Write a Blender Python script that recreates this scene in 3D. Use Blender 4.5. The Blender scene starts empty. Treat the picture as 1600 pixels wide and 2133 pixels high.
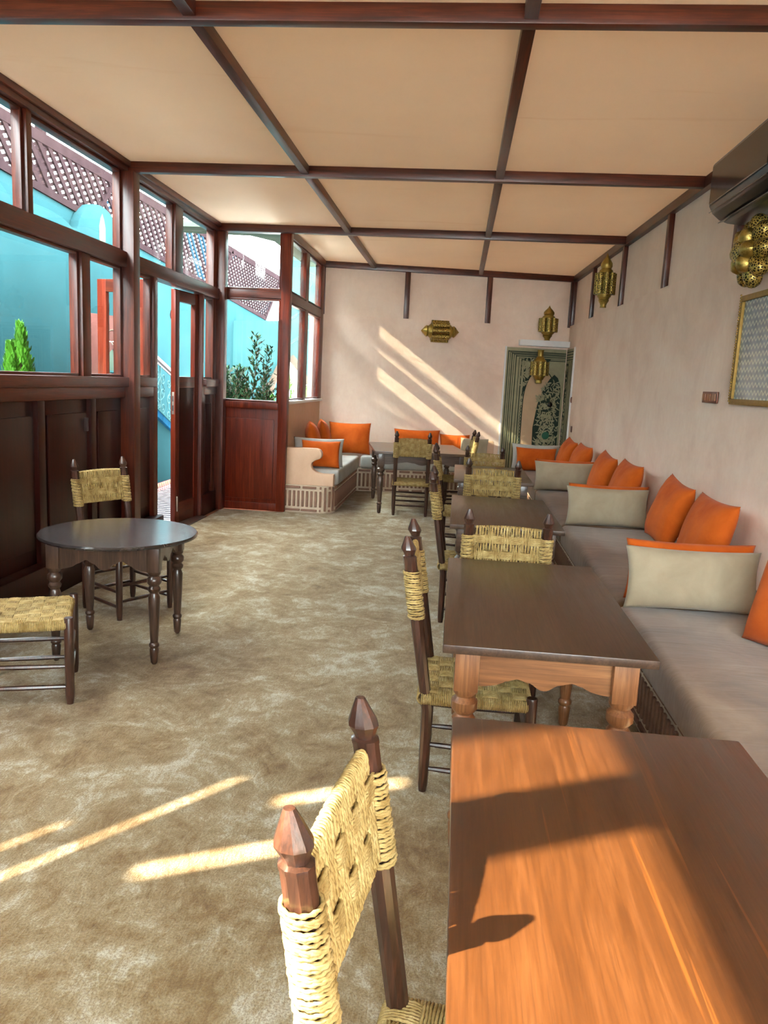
import bpy, bmesh, math, random
import numpy as np
from mathutils import Vector, Matrix, noise
random.seed(7); rng = np.random.default_rng(7)
PI = math.pi
sc = bpy.context.scene
COL = sc.collection

# ------------------------------------------------------------------ camera, sky, sun, exposure
CAM_H = 1.41
F_PX, YAW, PITCH, ROLL = 1620.0, .0872, .1665, .0496
def camera():
    cy, sy, cp, sp = math.cos(YAW), math.sin(YAW), math.cos(PITCH), math.sin(PITCH)
    f = Vector((-sy*cp, cy*cp, -sp)); r = Vector((cy, sy, 0)); u = r.cross(f)
    c, s = math.cos(ROLL), math.sin(ROLL)
    r2 = c*r + s*u; u2 = -s*r + c*u
    cd = bpy.data.cameras.new('camera'); o = bpy.data.objects.new('camera', cd); COL.objects.link(o)
    cd.sensor_fit = 'VERTICAL'; cd.sensor_height = 36.0; cd.sensor_width = 27.0
    cd.lens = F_PX/2133*36.0; cd.clip_start = .02; cd.clip_end = 300
    m = Matrix((r2, u2, -f)).transposed().to_4x4(); m.translation = (0, 0, CAM_H)
    o.matrix_world = m
    sc.camera = o
camera()
SKY = 8.0
w = bpy.data.worlds.new('sky'); sc.world = w; w.use_nodes = True
w.node_tree.nodes['Background'].inputs[0].default_value = (0.93, 0.97, 1.0, 1)
w.node_tree.nodes['Background'].inputs[1].default_value = SKY
SUN_D = Vector((1.40, .70, -1.0)).normalized()
sd = bpy.data.lights.new('sun', 'SUN'); sd.energy = 12.0; sd.color = (1.0, .86, .62); sd.angle = math.radians(.6)
so = bpy.data.objects.new('sun', sd); COL.objects.link(so)
so.rotation_euler = SUN_D.to_track_quat('-Z', 'Y').to_euler(); so.location = (-8, -4, 9)
sc.view_settings.view_transform = 'Standard'; sc.view_settings.look = 'None'
sc.view_settings.gamma = 1.0; sc.view_settings.use_curve_mapping = False
sc.view_settings.exposure = 2.48

# ------------------------------------------------------------------ materials
def lin(c):
    return tuple((v/255/12.92 if v/255 <= .04045 else ((v/255+.055)/1.055)**2.4) for v in c) + (1,)
class NT:
    def __init__(s, name):
        m = bpy.data.materials.new(name); m.use_nodes = True
        s.m = m; s.t = m.node_tree; s.n = s.t.nodes; s.b = s.n['Principled BSDF']
        s._co = None
    def co(s, scale=(1, 1, 1), rot=(0, 0, 0), src='Object'):
        tc = s.n.new('ShaderNodeTexCoord'); mp = s.n.new('ShaderNodeMapping')
        mp.inputs['Scale'].default_value = scale; mp.inputs['Rotation'].default_value = rot
        s.t.links.new(tc.outputs[src], mp.inputs[0]); return mp.outputs[0]
    def l(s, a, b): s.t.links.new(a, b)
    def noise(s, co, scale, detail=4, rough=.55, dist=0):
        n = s.n.new('ShaderNodeTexNoise'); n.inputs['Scale'].default_value = scale; n.inputs['Detail'].default_value = detail
        n.inputs['Roughness'].default_value = rough; n.inputs['Distortion'].default_value = dist
        if co is not None: s.l(co, n.inputs['Vector'])
        return n.outputs['Fac']
    def voro(s, co, scale, feature='F1', out='Distance', rnd=1):
        n = s.n.new('ShaderNodeTexVoronoi'); n.feature = feature; n.inputs['Scale'].default_value = scale
        n.inputs['Randomness'].default_value = rnd
        if co is not None: s.l(co, n.inputs['Vector'])
        return n.outputs[out]
    def wave(s, co, scale, dist=0, detail=2, dscale=1, direction='X', prof='SIN'):
        n = s.n.new('ShaderNodeTexWave'); n.bands_direction = direction; n.wave_profile = prof
        for k, v in (('Scale', scale), ('Distortion', dist), ('Detail', detail), ('Detail Scale', dscale)): n.inputs[k].default_value = v
        s.l(co, n.inputs['Vector']); return n.outputs['Fac']
    def ramp(s, fac, stops):
        n = s.n.new('ShaderNodeValToRGB'); e = n.color_ramp.elements
        while len(e) < len(stops): e.new(.5)
        for k, (p, c) in enumerate(stops):
            e[k].position = p; e[k].color = c if len(c) == 4 else tuple(c)+(1,)
        s.l(fac, n.inputs[0]); return n.outputs[0]
    def mix(s, fac, a, b, mode='MIX'):
        n = s.n.new('ShaderNodeMix'); n.data_type = 'RGBA'; n.blend_type = mode
        for sock, v in ((n.inputs[0], fac), (n.inputs[6], a), (n.inputs[7], b)):
            if hasattr(v, 'is_linked'): s.l(v, sock)
            else: sock.default_value = v
        return n.outputs[2]
    def math(s, op, a, b=None):
        n = s.n.new('ShaderNodeMath'); n.operation = op
        for k, v in enumerate((a, b)):
            if v is None: continue
            if hasattr(v, 'is_linked'): s.l(v, n.inputs[k])
            else: n.inputs[k].default_value = v
        return n.outputs[0]
    def bump(s, h, strength=.3, dist=.01):
        n = s.n.new('ShaderNodeBump'); n.inputs['Strength'].default_value = strength; n.inputs['Distance'].default_value = dist
        s.l(h, n.inputs['Height']); s.l(n.outputs[0], s.b.inputs['Normal'])
    def col(s, c):
        if hasattr(c, 'is_linked'): s.l(c, s.b.inputs['Base Color'])
        else: s.b.inputs['Base Color'].default_value = c
    def set(s, rough=.5, metal=0, spec=.5, coat=0, sheen=0, coatr=.1):
        b = s.b
        if hasattr(rough, 'is_linked'): s.l(rough, b.inputs['Roughness'])
        else: b.inputs['Roughness'].default_value = rough
        b.inputs['Metallic'].default_value = metal; b.inputs['Specular IOR Level'].default_value = spec
        b.inputs['Coat Weight'].default_value = coat; b.inputs['Coat Roughness'].default_value = coatr
        b.inputs['Sheen Weight'].default_value = sheen
        return s.m
M = {}
CEIL_T = .044      # the roof is a thin sheet: share of light each face lets through
def mat_plain(name, c, rough=.6, metal=0, spec=.4, var=.12, scale=8, bump=0, bscale=60, coat=0, src='Object'):
    t = NT(name); co = t.co(src=src)
    c4 = lin(c); d = tuple(v*(1-var) for v in c4[:3])+(1,); e = tuple(min(1, v*(1+var)) for v in c4[:3])+(1,)
    t.col(t.ramp(t.noise(co, scale, 5), [(.3, d), (.7, e)]))
    if bump: t.bump(t.noise(co, bscale, 4), bump, .004)
    M[name] = t.set(rough, metal, spec, coat); return t
def mat_wood(name, dark, mid, light, rough=.3, axis='Z', scale=1.0, coat=.3, streak=None, bump=.12, spec=.5):
    t = NT(name)
    st = {'X': (1.2, 14, 14), 'Y': (14, 1.2, 14), 'Z': (14, 14, 1.2)}[axis]
    co = t.co(scale=tuple(v*scale for v in st))
    n1 = t.noise(co, 1.4, 6, .6, .6); n2 = t.noise(co, 7, 4, .6)
    g = t.math('ADD', t.math('MULTIPLY', n1, .7), t.math('MULTIPLY', n2, .3))
    c = t.ramp(g, [(.33, lin(dark)), (.5, lin(mid)), (.68, lin(light))])
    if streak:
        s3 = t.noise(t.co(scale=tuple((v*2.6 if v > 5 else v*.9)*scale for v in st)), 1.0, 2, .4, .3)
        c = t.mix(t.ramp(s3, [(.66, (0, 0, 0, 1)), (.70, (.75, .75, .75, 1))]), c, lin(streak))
    fg = t.noise(t.co(scale=tuple((v*5.5 if v > 5 else v*1.3)*scale for v in st)), 1.6, 3, .6)
    c = t.mix(t.ramp(fg, [(.36, (.55, .55, .55, 1)), (.52, (0, 0, 0, 1))]), c, lin(dark))
    t.col(c); t.bump(n2, bump, .003)
    rr = t.math('ADD', t.math('MULTIPLY', n1, .25), rough-.1)
    M[name] = t.set(rr, 0, spec, coat, 0, .18); return t
# plaster
def mat_plaster(name, a, b, c3, sc1=1.6):
    t = NT(name); co = t.co()
    n1 = t.noise(co, sc1, 6, .65, .4); n2 = t.noise(t.co(scale=(1, 1, .45)), 26, 5, .7); n3 = t.noise(co, 120, 3)
    c = t.ramp(n1, [(.3, lin(a)), (.52, lin(b)), (.75, lin(c3))])
    c = t.mix(t.ramp(n2, [(.35, (.0, .0, .0, 1)), (.7, (.30, .30, .30, 1))]), c, lin(a))
    t.col(c)
    t.bump(t.math('ADD', n2, t.math('MULTIPLY', n3, .35)), .28, .006)
    M[name] = t.set(.88, 0, .25); return t
mat_plaster('plaster', (226, 198, 180), (241, 218, 201), (247, 229, 214))
mat_plaster('plaster_upper', (226, 202, 184), (238, 216, 199), (244, 226, 210))
mat_plaster('plaster_arm', (205, 168, 140), (216, 182, 154), (222, 190, 164))
t = NT('ceiling_board'); co = t.co()
sm = t.noise(t.co(scale=(.5, 3.2, 1)), .9, 4, .6, 1.2)
c = t.ramp(t.noise(co, .9, 4), [(.3, lin((230, 206, 180))), (.7, lin((238, 216, 190)))])
c = t.mix(t.ramp(sm, [(.62, (0, 0, 0, 1)), (.74, (.45, .45, .45, 1))]), c, lin((214, 178, 136)))
t.col(c); t.bump(t.noise(co, 90, 3), .08, .003); M['ceiling_board'] = t.set(.75, 0, .25)
tl_ = t.n.new('ShaderNodeBsdfTranslucent'); tl_.inputs[0].default_value = (1.0, .86, .68, 1)
ms_ = t.n.new('ShaderNodeMixShader'); ms_.inputs[0].default_value = CEIL_T
t.l(t.b.outputs[0], ms_.inputs[1]); t.l(tl_.outputs[0], ms_.inputs[2]); t.l(ms_.outputs[0], t.n['Material Output'].inputs[0])
t = NT('carpet'); co = t.co()
n1 = t.noise(co, 2.6, 8, .72, 1.0); n2 = t.noise(co, 9, 6, .7, .8); n3 = t.noise(co, 170, 3, .7)
n4 = t.noise(t.co(scale=(3.0, 1, 1), rot=(0, 0, .5)), 14, 4, .7, 2.0)
g = t.math('ADD', t.math('ADD', t.math('MULTIPLY', n1, .5), t.math('MULTIPLY', n2, .32)), t.math('MULTIPLY', n4, .18))
c = t.ramp(g, [(.38, lin((100, 75, 43))), (.45, lin((127, 104, 69))), (.52, lin((149, 133, 103))), (.595, lin((184, 176, 158)))])
c = t.mix(t.ramp(n3, [(.34, (.62, .62, .62, 1)), (.58, (0, 0, 0, 1))]), c, lin((92, 70, 44)))
t.col(c); t.bump(t.math('ADD', t.math('MULTIPLY', n3, .6), t.math('ADD', n2, n4)), .55, .012)
M['carpet'] = t.set(.95, 0, .1, 0, .18); t.b.inputs['Sheen Roughness'].default_value = .45
mat_wood('frame_wood', (48, 16, 7), (80, 29, 13), (112, 47, 21), .32, 'Z', 1, .08)
mat_wood('frame_wood_y', (48, 16, 7), (80, 29, 13), (112, 47, 21), .32, 'Y', 1, .08)
mat_wood('frame_wood_x', (48, 16, 7), (80, 29, 13), (112, 47, 21), .32, 'X', 1, .08)
mat_wood('panel_wood', (34, 10, 7), (46, 14, 9), (60, 20, 12), .30, 'Z', .5, .0, bump=.04, spec=.22)
mat_wood('red_wood', (70, 20, 9), (98, 32, 14), (126, 48, 22), .30, 'Z', .7, .0, spec=.3)
mat_wood('chair_wood', (38, 22, 17), (60, 36, 27), (92, 54, 40), .3, 'Z', 2.2, .35)
mat_wood('table_top', (52, 36, 26), (68, 48, 36), (85, 62, 47), .34, 'Y', 1.3, .25)
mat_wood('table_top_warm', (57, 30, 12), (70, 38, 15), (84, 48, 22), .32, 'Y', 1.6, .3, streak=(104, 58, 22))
mat_wood('table_leg', (96, 58, 34), (128, 82, 50), (152, 104, 66), .34, 'Z', 1.2, .3)
mat_wood('table_apron', (98, 60, 34), (130, 84, 50), (156, 104, 62), .36, 'X', 1.0, .25, streak=(176, 110, 56))
mat_wood('table_apron_y', (98, 60, 34), (130, 84, 50), (156, 104, 62), .36, 'Y', 1.0, .25)
mat_wood('table_dark', (58, 42, 34), (82, 62, 50), (108, 84, 68), .3, 'X', 1.2, .3)
mat_wood('round_top', (26, 22, 22), (42, 36, 36), (70, 62, 60), .16, 'X', 1.2, .6)
mat_wood('round_leg', (44, 30, 24), (66, 46, 36), (92, 66, 52), .3, 'Z', 1.5, .3)
t = NT('rope'); co = t.co()
n1 = t.noise(co, 30, 4); n2 = t.noise(co, 420, 2)
c = t.ramp(n1, [(.3, lin((140, 114, 64))), (.55, lin((178, 154, 100))), (.75, lin((200, 180, 130)))])
c = t.mix(t.ramp(n2, [(.35, (.35, .35, .35, 1)), (.6, (0, 0, 0, 1))]), c, lin((128, 100, 52)))
t.col(c); t.bump(n2, .4, .001); M['rope'] = t.set(.7, 0, .3)
t = NT('orange_velvet'); co = t.co()
c = t.ramp(t.noise(co, 5, 5, .6, .4), [(.3, lin((178, 74, 18))), (.7, lin((204, 98, 30)))])
t.col(c); t.bump(t.noise(co, 160, 3), .15, .002); M['orange_velvet'] = t.set(.85, 0, .15, 0, .06)
t = NT('beige_linen'); co = t.co()
c = t.ramp(t.noise(co, 5, 5, .6, .4), [(.3, lin((152, 138, 116))), (.7, lin((170, 157, 134)))])
t.col(c); t.bump(t.noise(co, 260, 3), .2, .002); M['beige_linen'] = t.set(.9, 0, .15, 0, .2)
t = NT('bench_fabric'); co = t.co()
n1 = t.noise(co, 2.2, 5, .6, .7); n2 = t.noise(t.co(scale=(1.2, 7, 2)), 2.0, 4, .6, .6)
c = t.ramp(n1, [(.3, lin((98, 72, 50))), (.55, lin((122, 94, 68))), (.75, lin((144, 118, 90)))])
t.col(c); t.bump(n2, .25, .012); M['bench_fabric'] = t.set(.9, 0, .15, 0, .3)
t = NT('pale_fabric'); co = t.co()
c = t.ramp(t.noise(co, 4, 4), [(.3, lin((160, 158, 152))), (.7, lin((182, 182, 178)))])
t.col(c); t.bump(t.noise(co, 18, 3), .2, .01); M['pale_fabric'] = t.set(.9, 0, .15)
mat_plain('mortar', (206, 188, 166), .9, 0, .2, .1, 14, .3)
t = mat_plain('brick_clay', (136, 104, 88), .85, 0, .2, .22, 9, .3)
t = NT('brass'); co = t.co()
v = t.voro(co, 60, 'DISTANCE_TO_EDGE'); n = t.noise(co, 40, 3)
c = t.ramp(n, [(.3, lin((120, 98, 40))), (.7, lin((180, 152, 78)))])
c = t.mix(t.ramp(v, [(.04, (.0, .0, .0, 1)), (.10, (.55, .55, .55, 1))]), lin((176, 150, 80)), c)
t.col(c); t.bump(t.math('ADD', v, n), .35, .004); M['brass'] = t.set(.36, .85, .5)
t = NT('brass_pierced'); co = t.co()
v = t.voro(co, 70, 'DISTANCE_TO_EDGE')
c = t.mix(t.ramp(v, [(.10, (0, 0, 0, 1)), (.14, (1, 1, 1, 1))]), lin((190, 162, 84)), lin((46, 36, 14)))
t.col(c); t.bump(v, -.4, .003); M['brass_pierced'] = t.set(.4, .7, .5)
mat_plain('black_plastic', (34, 33, 30), .28, 0, .5, .08, 4, 0, 60, .2)
mat_plain('black_gloss', (20, 20, 19), .15, 0, .5, .05, 4)
mat_plain('white_paint', (226, 224, 224), .6, 0, .3, .05, 6)
mat_plain('switch_brown', (120, 62, 40), .35, 0, .5, .2, 20)
mat_plain('switch_rocker', (148, 92, 52), .3, 0, .5, .2, 20)
mat_plain('niche_cream', (158, 152, 122), .8, 0, .3, .12, 10, .2)
mat_plain('niche_green', (34, 50, 38), .7, 0, .3, .15, 12)
mat_plain('niche_plain', (196, 166, 134), .85, 0, .2, .08, 5, .2)
mat_plain('emerald', (22, 92, 66), .4, 0, .5, .1, 8)
mat_plain('steel', (176, 172, 160), .35, .9, .5, .05, 20)
mat_plain('gold_frame', (150, 116, 50), .5, .5, .5, .2, 40, .4, 90)
mat_plain('teal_wall', (31, 58, 62), .9, 0, .0, .14, 1.2, .15, 30)
mat_plain('teal_pale', (46, 78, 80), .9, 0, .0, .14, 1.2, .15, 30)
mat_plain('stair_blue', (24, 64, 88), .9, 0, .0, .35, 9)
mat_plain('lattice_wood', (36, 27, 29), .9, 0, .0, .15, 10)
mat_plain('lattice_blue', (28, 46, 58), .9, 0, .0, .15, 10)
mat_plain('iron_teal', (62, 98, 100), .7, 0, .05, .1, 10)
mat_plain('iron_dark', (56, 44, 44), .4, 0, .5, .1, 10)
mat_plain('stone', (78, 66, 57), .9, 0, .0, .2, 12, .3)
mat_plain('pink_clay', (80, 50, 46), .9, 0, .0, .2, 5, .2)
mat_plain('leaf_dark', (28, 58, 32), .6, 0, .12, .45, 3)
mat_plain('leaf_bright', (62, 116, 16), .55, 0, .4, .35, 4)
mat_plain('bark', (84, 64, 46), .9, 0, .2, .2, 20)
mat_plain('eave_green', (72, 82, 72), .9, 0, .0, .1, 5)
mat_plain('terracotta', (150, 92, 62), .8, 0, .3, .15, 8)
mat_plain('tile_gold', (140, 104, 44), .4, 0, .5, .1, 10)
mat_plain('tile_maroon', (108, 42, 46), .4, 0, .5, .1, 10)
mat_plain('tile_white', (150, 146, 143), .35, 0, .5, .06, 10)
mat_plain('tile_slate', (44, 38, 46), .35, 0, .5, .1, 10)
t = NT('embroidery'); co = t.co()
wv = t.n.new('ShaderNodeTexWave'); wv.bands_direction = 'Z'; wv.inputs['Scale'].default_value = 8.0; wv.inputs['Distortion'].default_value = 0
sx = t.n.new('ShaderNodeSeparateXYZ'); t.l(co, sx.inputs[0])
yy = sx.outputs[1]; zz = sx.outputs[2]
zig = t.math('MULTIPLY', t.math('ABSOLUTE', t.math('SUBTRACT', t.math('FRACT', t.math('MULTIPLY', yy, 22)), .5)), .05)
ph = t.math('FRACT', t.math('MULTIPLY', t.math('ADD', zz, t.math('ADD', zig, t.math('MULTIPLY', t.noise(co, 30, 2), .012))), 24))
line = t.ramp(ph, [(0, (1, 1, 1, 1)), (.22, (1, 1, 1, 1)), (.3, (0, 0, 0, 1))])
c = t.mix(line, t.ramp(t.noise(co, 14, 3), [(.3, lin((84, 108, 122))), (.7, lin((122, 146, 158)))]), lin((176, 198, 190)))
t.col(c); M['embroidery'] = t.set(.12, 0, .5, .6)
def glass(name, tint=(.96, 1, .99, 1), haze=0.0):
    m = bpy.data.materials.new(name); m.use_nodes = True; nt = m.node_tree; nt.nodes.clear()
    out = nt.nodes.new('ShaderNodeOutputMaterial'); tr = nt.nodes.new('ShaderNodeBsdfTransparent'); tr.inputs[0].default_value = tint
    gl = nt.nodes.new('ShaderNodeBsdfGlossy'); gl.inputs['Roughness'].default_value = .02
    lw = nt.nodes.new('ShaderNodeLayerWeight'); lw.inputs[0].default_value = .5
    pw = nt.nodes.new('ShaderNodeMath'); pw.operation = 'POWER'; pw.inputs[1].default_value = 5.0; nt.links.new(lw.outputs['Facing'], pw.inputs[0])
    ma = nt.nodes.new('ShaderNodeMath'); ma.operation = 'MULTIPLY_ADD'; ma.inputs[1].default_value = .55; ma.inputs[2].default_value = .025; nt.links.new(pw.outputs[0], ma.inputs[0])
    mx = nt.nodes.new('ShaderNodeMixShader')
    nt.links.new(ma.outputs[0], mx.inputs[0]); nt.links.new(tr.outputs[0], mx.inputs[1]); nt.links.new(gl.outputs[0], mx.inputs[2])
    last = mx
    if haze:
        df = nt.nodes.new('ShaderNodeBsdfTranslucent'); df.inputs[0].default_value = (.8, .85, .82, 1)
        m2 = nt.nodes.new('ShaderNodeMixShader'); m2.inputs[0].default_value = haze
        nt.links.new(mx.outputs[0], m2.inputs[1]); nt.links.new(df.outputs[0], m2.inputs[2]); last = m2
    nt.links.new(last.outputs[0], out.inputs[0]); M[name] = m
glass('glass'); glass('glass_dusty', (.93, .97, .95, 1), .02)

# ------------------------------------------------------------------ helpers
def setp(o, label=None, cat=None, group=None, kind=None):
    if label: o['label'] = label
    if cat: o['category'] = cat
    if group: o['group'] = group
    if kind: o['kind'] = kind
    return o
def thing(name, label=None, cat=None, loc=(0, 0, 0), rotz=0, group=None, kind=None, parent=None):
    o = bpy.data.objects.new(name, None); COL.objects.link(o); o.empty_display_size = .1
    o.location = loc; o.rotation_euler = (0, 0, rotz)
    if parent: o.parent = parent
    return setp(o, label, cat, group, kind)
def link(name, me, parent=None, loc=None):
    o = bpy.data.objects.new(name, me); COL.objects.link(o)
    if parent: o.parent = parent
    if loc is not None: o.location = loc
    return o
def copy_tree(o, parent=None):
    c = o.copy(); COL.objects.link(c); c.parent = parent
    for ch in list(o.children): copy_tree(ch, c)
    return c
class MB:
    def __init__(s): s.v = []; s.f = []
    def add(s, vs, fs):
        b = len(s.v); s.v.extend([tuple(p) for p in vs]); s.f.extend([tuple(i+b for i in f) for f in fs]); return s
    def box(s, x0, x1, y0, y1, z0, z1):
        return s.add([(x0,y0,z0),(x1,y0,z0),(x1,y1,z0),(x0,y1,z0),(x0,y0,z1),(x1,y0,z1),(x1,y1,z1),(x0,y1,z1)],
                     [(0,3,2,1),(4,5,6,7),(0,1,5,4),(1,2,6,5),(2,3,7,6),(3,0,4,7)])
    def obox(s, c, size, m):
        h = [v/2 for v in size]; vs = []
        for z in (-1, 1):
            for x, y in ((-1,-1),(1,-1),(1,1),(-1,1)): vs.append(Vector(c)+m @ Vector((x*h[0], y*h[1], z*h[2])))
        return s.add(vs, [(0,3,2,1),(4,5,6,7),(0,1,5,4),(1,2,6,5),(2,3,7,6),(3,0,4,7)])
    def beam(s, a, b, wd, th, up=(0, 0, 1)):
        a, b = Vector(a), Vector(b); d = (b-a); L = d.length; d.normalize(); up = Vector(up)
        sd = d.cross(up)
        if sd.length < 1e-4: sd = d.cross(Vector((1, 0, 0)))
        sd.normalize(); u2 = sd.cross(d)
        return s.obox((a+b)/2, (L, wd, th), Matrix((d, sd, u2)).transposed())
    def prism(s, poly, f0, f1):
        # poly: list of 2d points, f0/f1 map 2d->3d for both caps
        n = len(poly); vs = [f0(p) for p in poly]+[f1(p) for p in poly]
        fs = [tuple(range(n-1, -1, -1)), tuple(range(n, 2*n))]+[(i, (i+1) % n, n+(i+1) % n, n+i) for i in range(n)]
        return s.add(vs, fs)
    def lathe(s, prof, n=16, o=(0, 0, 0), m=None, a0=0):
        m = m or Matrix.Identity(3); o = Vector(o); vs = []; fs = []
        for (r, z) in prof:
            for k in range(n):
                a = a0+2*PI*k/n; vs.append(o+m @ Vector((r*math.cos(a), r*math.sin(a), z)))
        for i in range(len(prof)-1):
            for k in range(n):
                k2 = (k+1) % n; fs.append((i*n+k, i*n+k2, (i+1)*n+k2, (i+1)*n+k))
        fs.append(tuple(range(n-1, -1, -1))); b = (len(prof)-1)*n; fs.append(tuple(range(b, b+n)))
        return s.add(vs, fs)
    def tube(s, pts, r, n=8, closed=False, caps=True):
        pts = [Vector(p) for p in pts]; N = len(pts); rr = r if hasattr(r, '__len__') else [r]*N
        vs = []; fs = []; pn = None
        for i, p in enumerate(pts):
            a = pts[i-1] if (i > 0 or closed) else p; b = pts[(i+1) % N] if (i < N-1 or closed) else p
            tg = (b-a).normalized()
            if pn is None:
                pn = tg.cross(Vector((0, 0, 1)));
                if pn.length < .05: pn = tg.cross(Vector((1, 0, 0)))
            pn = (pn-tg*pn.dot(tg)); pn.normalize(); bn = tg.cross(pn)
            for k in range(n):
                a2 = 2*PI*k/n; vs.append(p+(pn*math.cos(a2)+bn*math.sin(a2))*rr[i])
        for i in range(N if closed else N-1):
            j = (i+1) % N
            for k in range(n): fs.append((i*n+k, i*n+(k+1) % n, j*n+(k+1) % n, j*n+k))
        if caps and not closed: fs.append(tuple(range(n-1, -1, -1))); fs.append(tuple(range((N-1)*n, N*n)))
        return s.add(vs, fs)
    def mesh(s, name, mat, smooth=False, bevel=0, seg=2, angle=.6):
        me = bpy.data.meshes.new(name); me.from_pydata(s.v, [], s.f)
        bm = bmesh.new(); bm.from_mesh(me)
        if bevel: bmesh.ops.bevel(bm, geom=list(bm.edges), offset=bevel, segments=seg, affect='EDGES', profile=.6, clamp_overlap=True)
        bmesh.ops.recalc_face_normals(bm, faces=bm.faces); bm.to_mesh(me); bm.free()
        me.materials.append(M[mat] if isinstance(mat, str) else mat)
        if smooth or bevel:
            me.polygons.foreach_set('use_smooth', [True]*len(me.polygons)); me.set_sharp_from_angle(angle=angle)
        return me
    def build(s, name, mat, parent=None, smooth=False, bevel=0, seg=2, angle=.6, loc=None):
        return link(name, s.mesh(name, mat, smooth, bevel, seg, angle), parent, loc)
def bx(name, mat, dims, parent=None, bevel=0, kind=None, label=None, cat=None, **k):
    o = MB().box(*dims).build(name, mat, parent, bevel=bevel, **k); return setp(o, label, cat, None, kind)
def rotm(ang, ax='Z'): return Matrix.Rotation(ang, 3, ax)

# walls
RX = lambda y: 1.752-.034*y                 # right wall lower face
BY = lambda x: 10.375+.17*x                 # back wall lower face
ZC = 2.87
STEP = 2.235
SILL, RAIL0, RAIL1, HEAD = 1.345, 2.135, 2.24, 2.795
YR = -1.7

# ================================================================== THE ROOM
# floor slab and carpet
fl = [(-2.62, YR), (1.95, YR), (1.55, 11.0), (-1.95, 10.3), (-1.95, 8.05), (-2.62, 8.05)]
setp(MB().prism(fl, lambda p: (p[0], p[1], -.12), lambda p: (p[0], p[1], -.012)).build('floor', 'terracotta'), kind='structure')
cp = [(-2.41, YR+.02), (1.60, YR+.02), (RX(10.5)-.02, 10.52), (-1.76, 10.03), (-1.76, 7.93), (-2.41, 7.93)]
setp(MB().prism(cp, lambda p: (p[0], p[1], -.012), lambda p: (p[0], p[1], 0)).build('carpet', 'carpet'),
     'mottled beige carpet covering the whole floor of the room', 'carpet')

# ceiling: slab, boards, beams
TB = [-1.45, .93, 3.335, 5.715, 7.875]           # transverse beam centres
LB = [-1.17, .185]                               # longitudinal battens
ce = thing('ceiling', kind='structure')
ys = [YR]+TB+[10.9]; xs = [-2.58]+LB+[1.80]
for i in range(len(ys)-1):
    for j in range(3):
        x0, x1, y0, y1 = xs[j], xs[j+1], ys[i], ys[i+1]
        if i == 5 and j == 0: x0 = -1.88
        bx('ceiling_panel', 'ceiling_board', (x0+.001, x1-.001, y0+.001, y1-.001, ZC, ZC+.010), ce)
tn = [0]
def trim(mb, mat, bevel=.004, name=None):
    tn[0] += 1
    return setp(mb.build(name or 'trim_%d' % tn[0], mat, bevel=bevel), kind='structure')
for y in TB:
    x0 = -2.47
    trim(MB().box(x0, RX(y)-.0, y-.03, y+.03, ZC-.072, ZC), 'frame_wood_x')
for x in LB:
    for i in range(len(ys)-1):
        y0 = ys[i]+(.03 if i else 0); y1 = ys[i+1]-.03 if i < len(ys)-2 else BY(x)
        trim(MB().box(x-.027, x+.027, y0, y1, ZC-.058, ZC), 'frame_wood_y')
# right wall
def rwall(y0, y1, z0, z1, d0, d1):
    # slab on the right wall between depths d0 (into room negative) and d1
    mb = MB(); a, b = RX(y0), RX(y1)
    return mb.add([(a+d0,y0,z0),(a+d1,y0,z0),(b+d1,y1,z0),(b+d0,y1,z0),(a+d0,y0,z1),(a+d1,y0,z1),(b+d1,y1,z1),(b+d0,y1,z1)],
                  [(0,3,2,1),(4,5,6,7),(0,1,5,4),(1,2,6,5),(2,3,7,6),(3,0,4,7)])
wr = setp(rwall(YR, 10.75, -.12, STEP, 0, .16).build('wall_right', 'plaster'), kind='structure')
yb_ = [YR, .3, 2.1, 3.55, 5.05, 6.515, 7.97, 9.40, 10.62]
for a, b in zip(yb_[:-1], yb_[1:]):
    rwall(a, b, STEP, ZC, .045, .14).build('wall_panel', 'plaster_upper', wr)
for k, y in enumerate(yb_[1:]):
    trim(rwall(y-.032, y+.032, STEP, ZC-.075, .005, .05), 'frame_wood')
trim(rwall(YR, 10.62, ZC-.075, ZC, -.005, .05), 'frame_wood_y')
# back wall
bu = Vector((1, .17, 0)).normalized(); bn = Vector((-bu.y, bu.x, 0))      # along wall, outward
def bwall(x0, x1, z0, z1, d0, d1):
    mb = MB(); vs = []
    for z in (z0, z1):
        for (x, d) in ((x0, d0), (x1, d0), (x1, d1), (x0, d1)):
            p = Vector((x, BY(x), z))+bn*d; vs.append(p)
    return mb.add(vs, [(0,3,2,1),(4,5,6,7),(0,1,5,4),(1,2,6,5),(2,3,7,6),(3,0,4,7)])
wb = setp(bwall(-1.95, 1.55, -.12, 2.215, 0, .16).build('wall_back', 'plaster'), kind='structure')
xb_ = [-1.80, -.735, .315, 1.40]
for a, b in zip(xb_[:-1], xb_[1:]): bwall(a, b, 2.215, ZC, .045, .14).build('wall_panel', 'plaster_upper', wb)
for x in xb_: trim(bwall(x-.032, x+.032, 2.215, ZC-.075, .003, .05), 'frame_wood')
trim(bwall(-1.85, 1.44, ZC-.075, ZC, -.005, .05), 'frame_wood_x')

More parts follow.
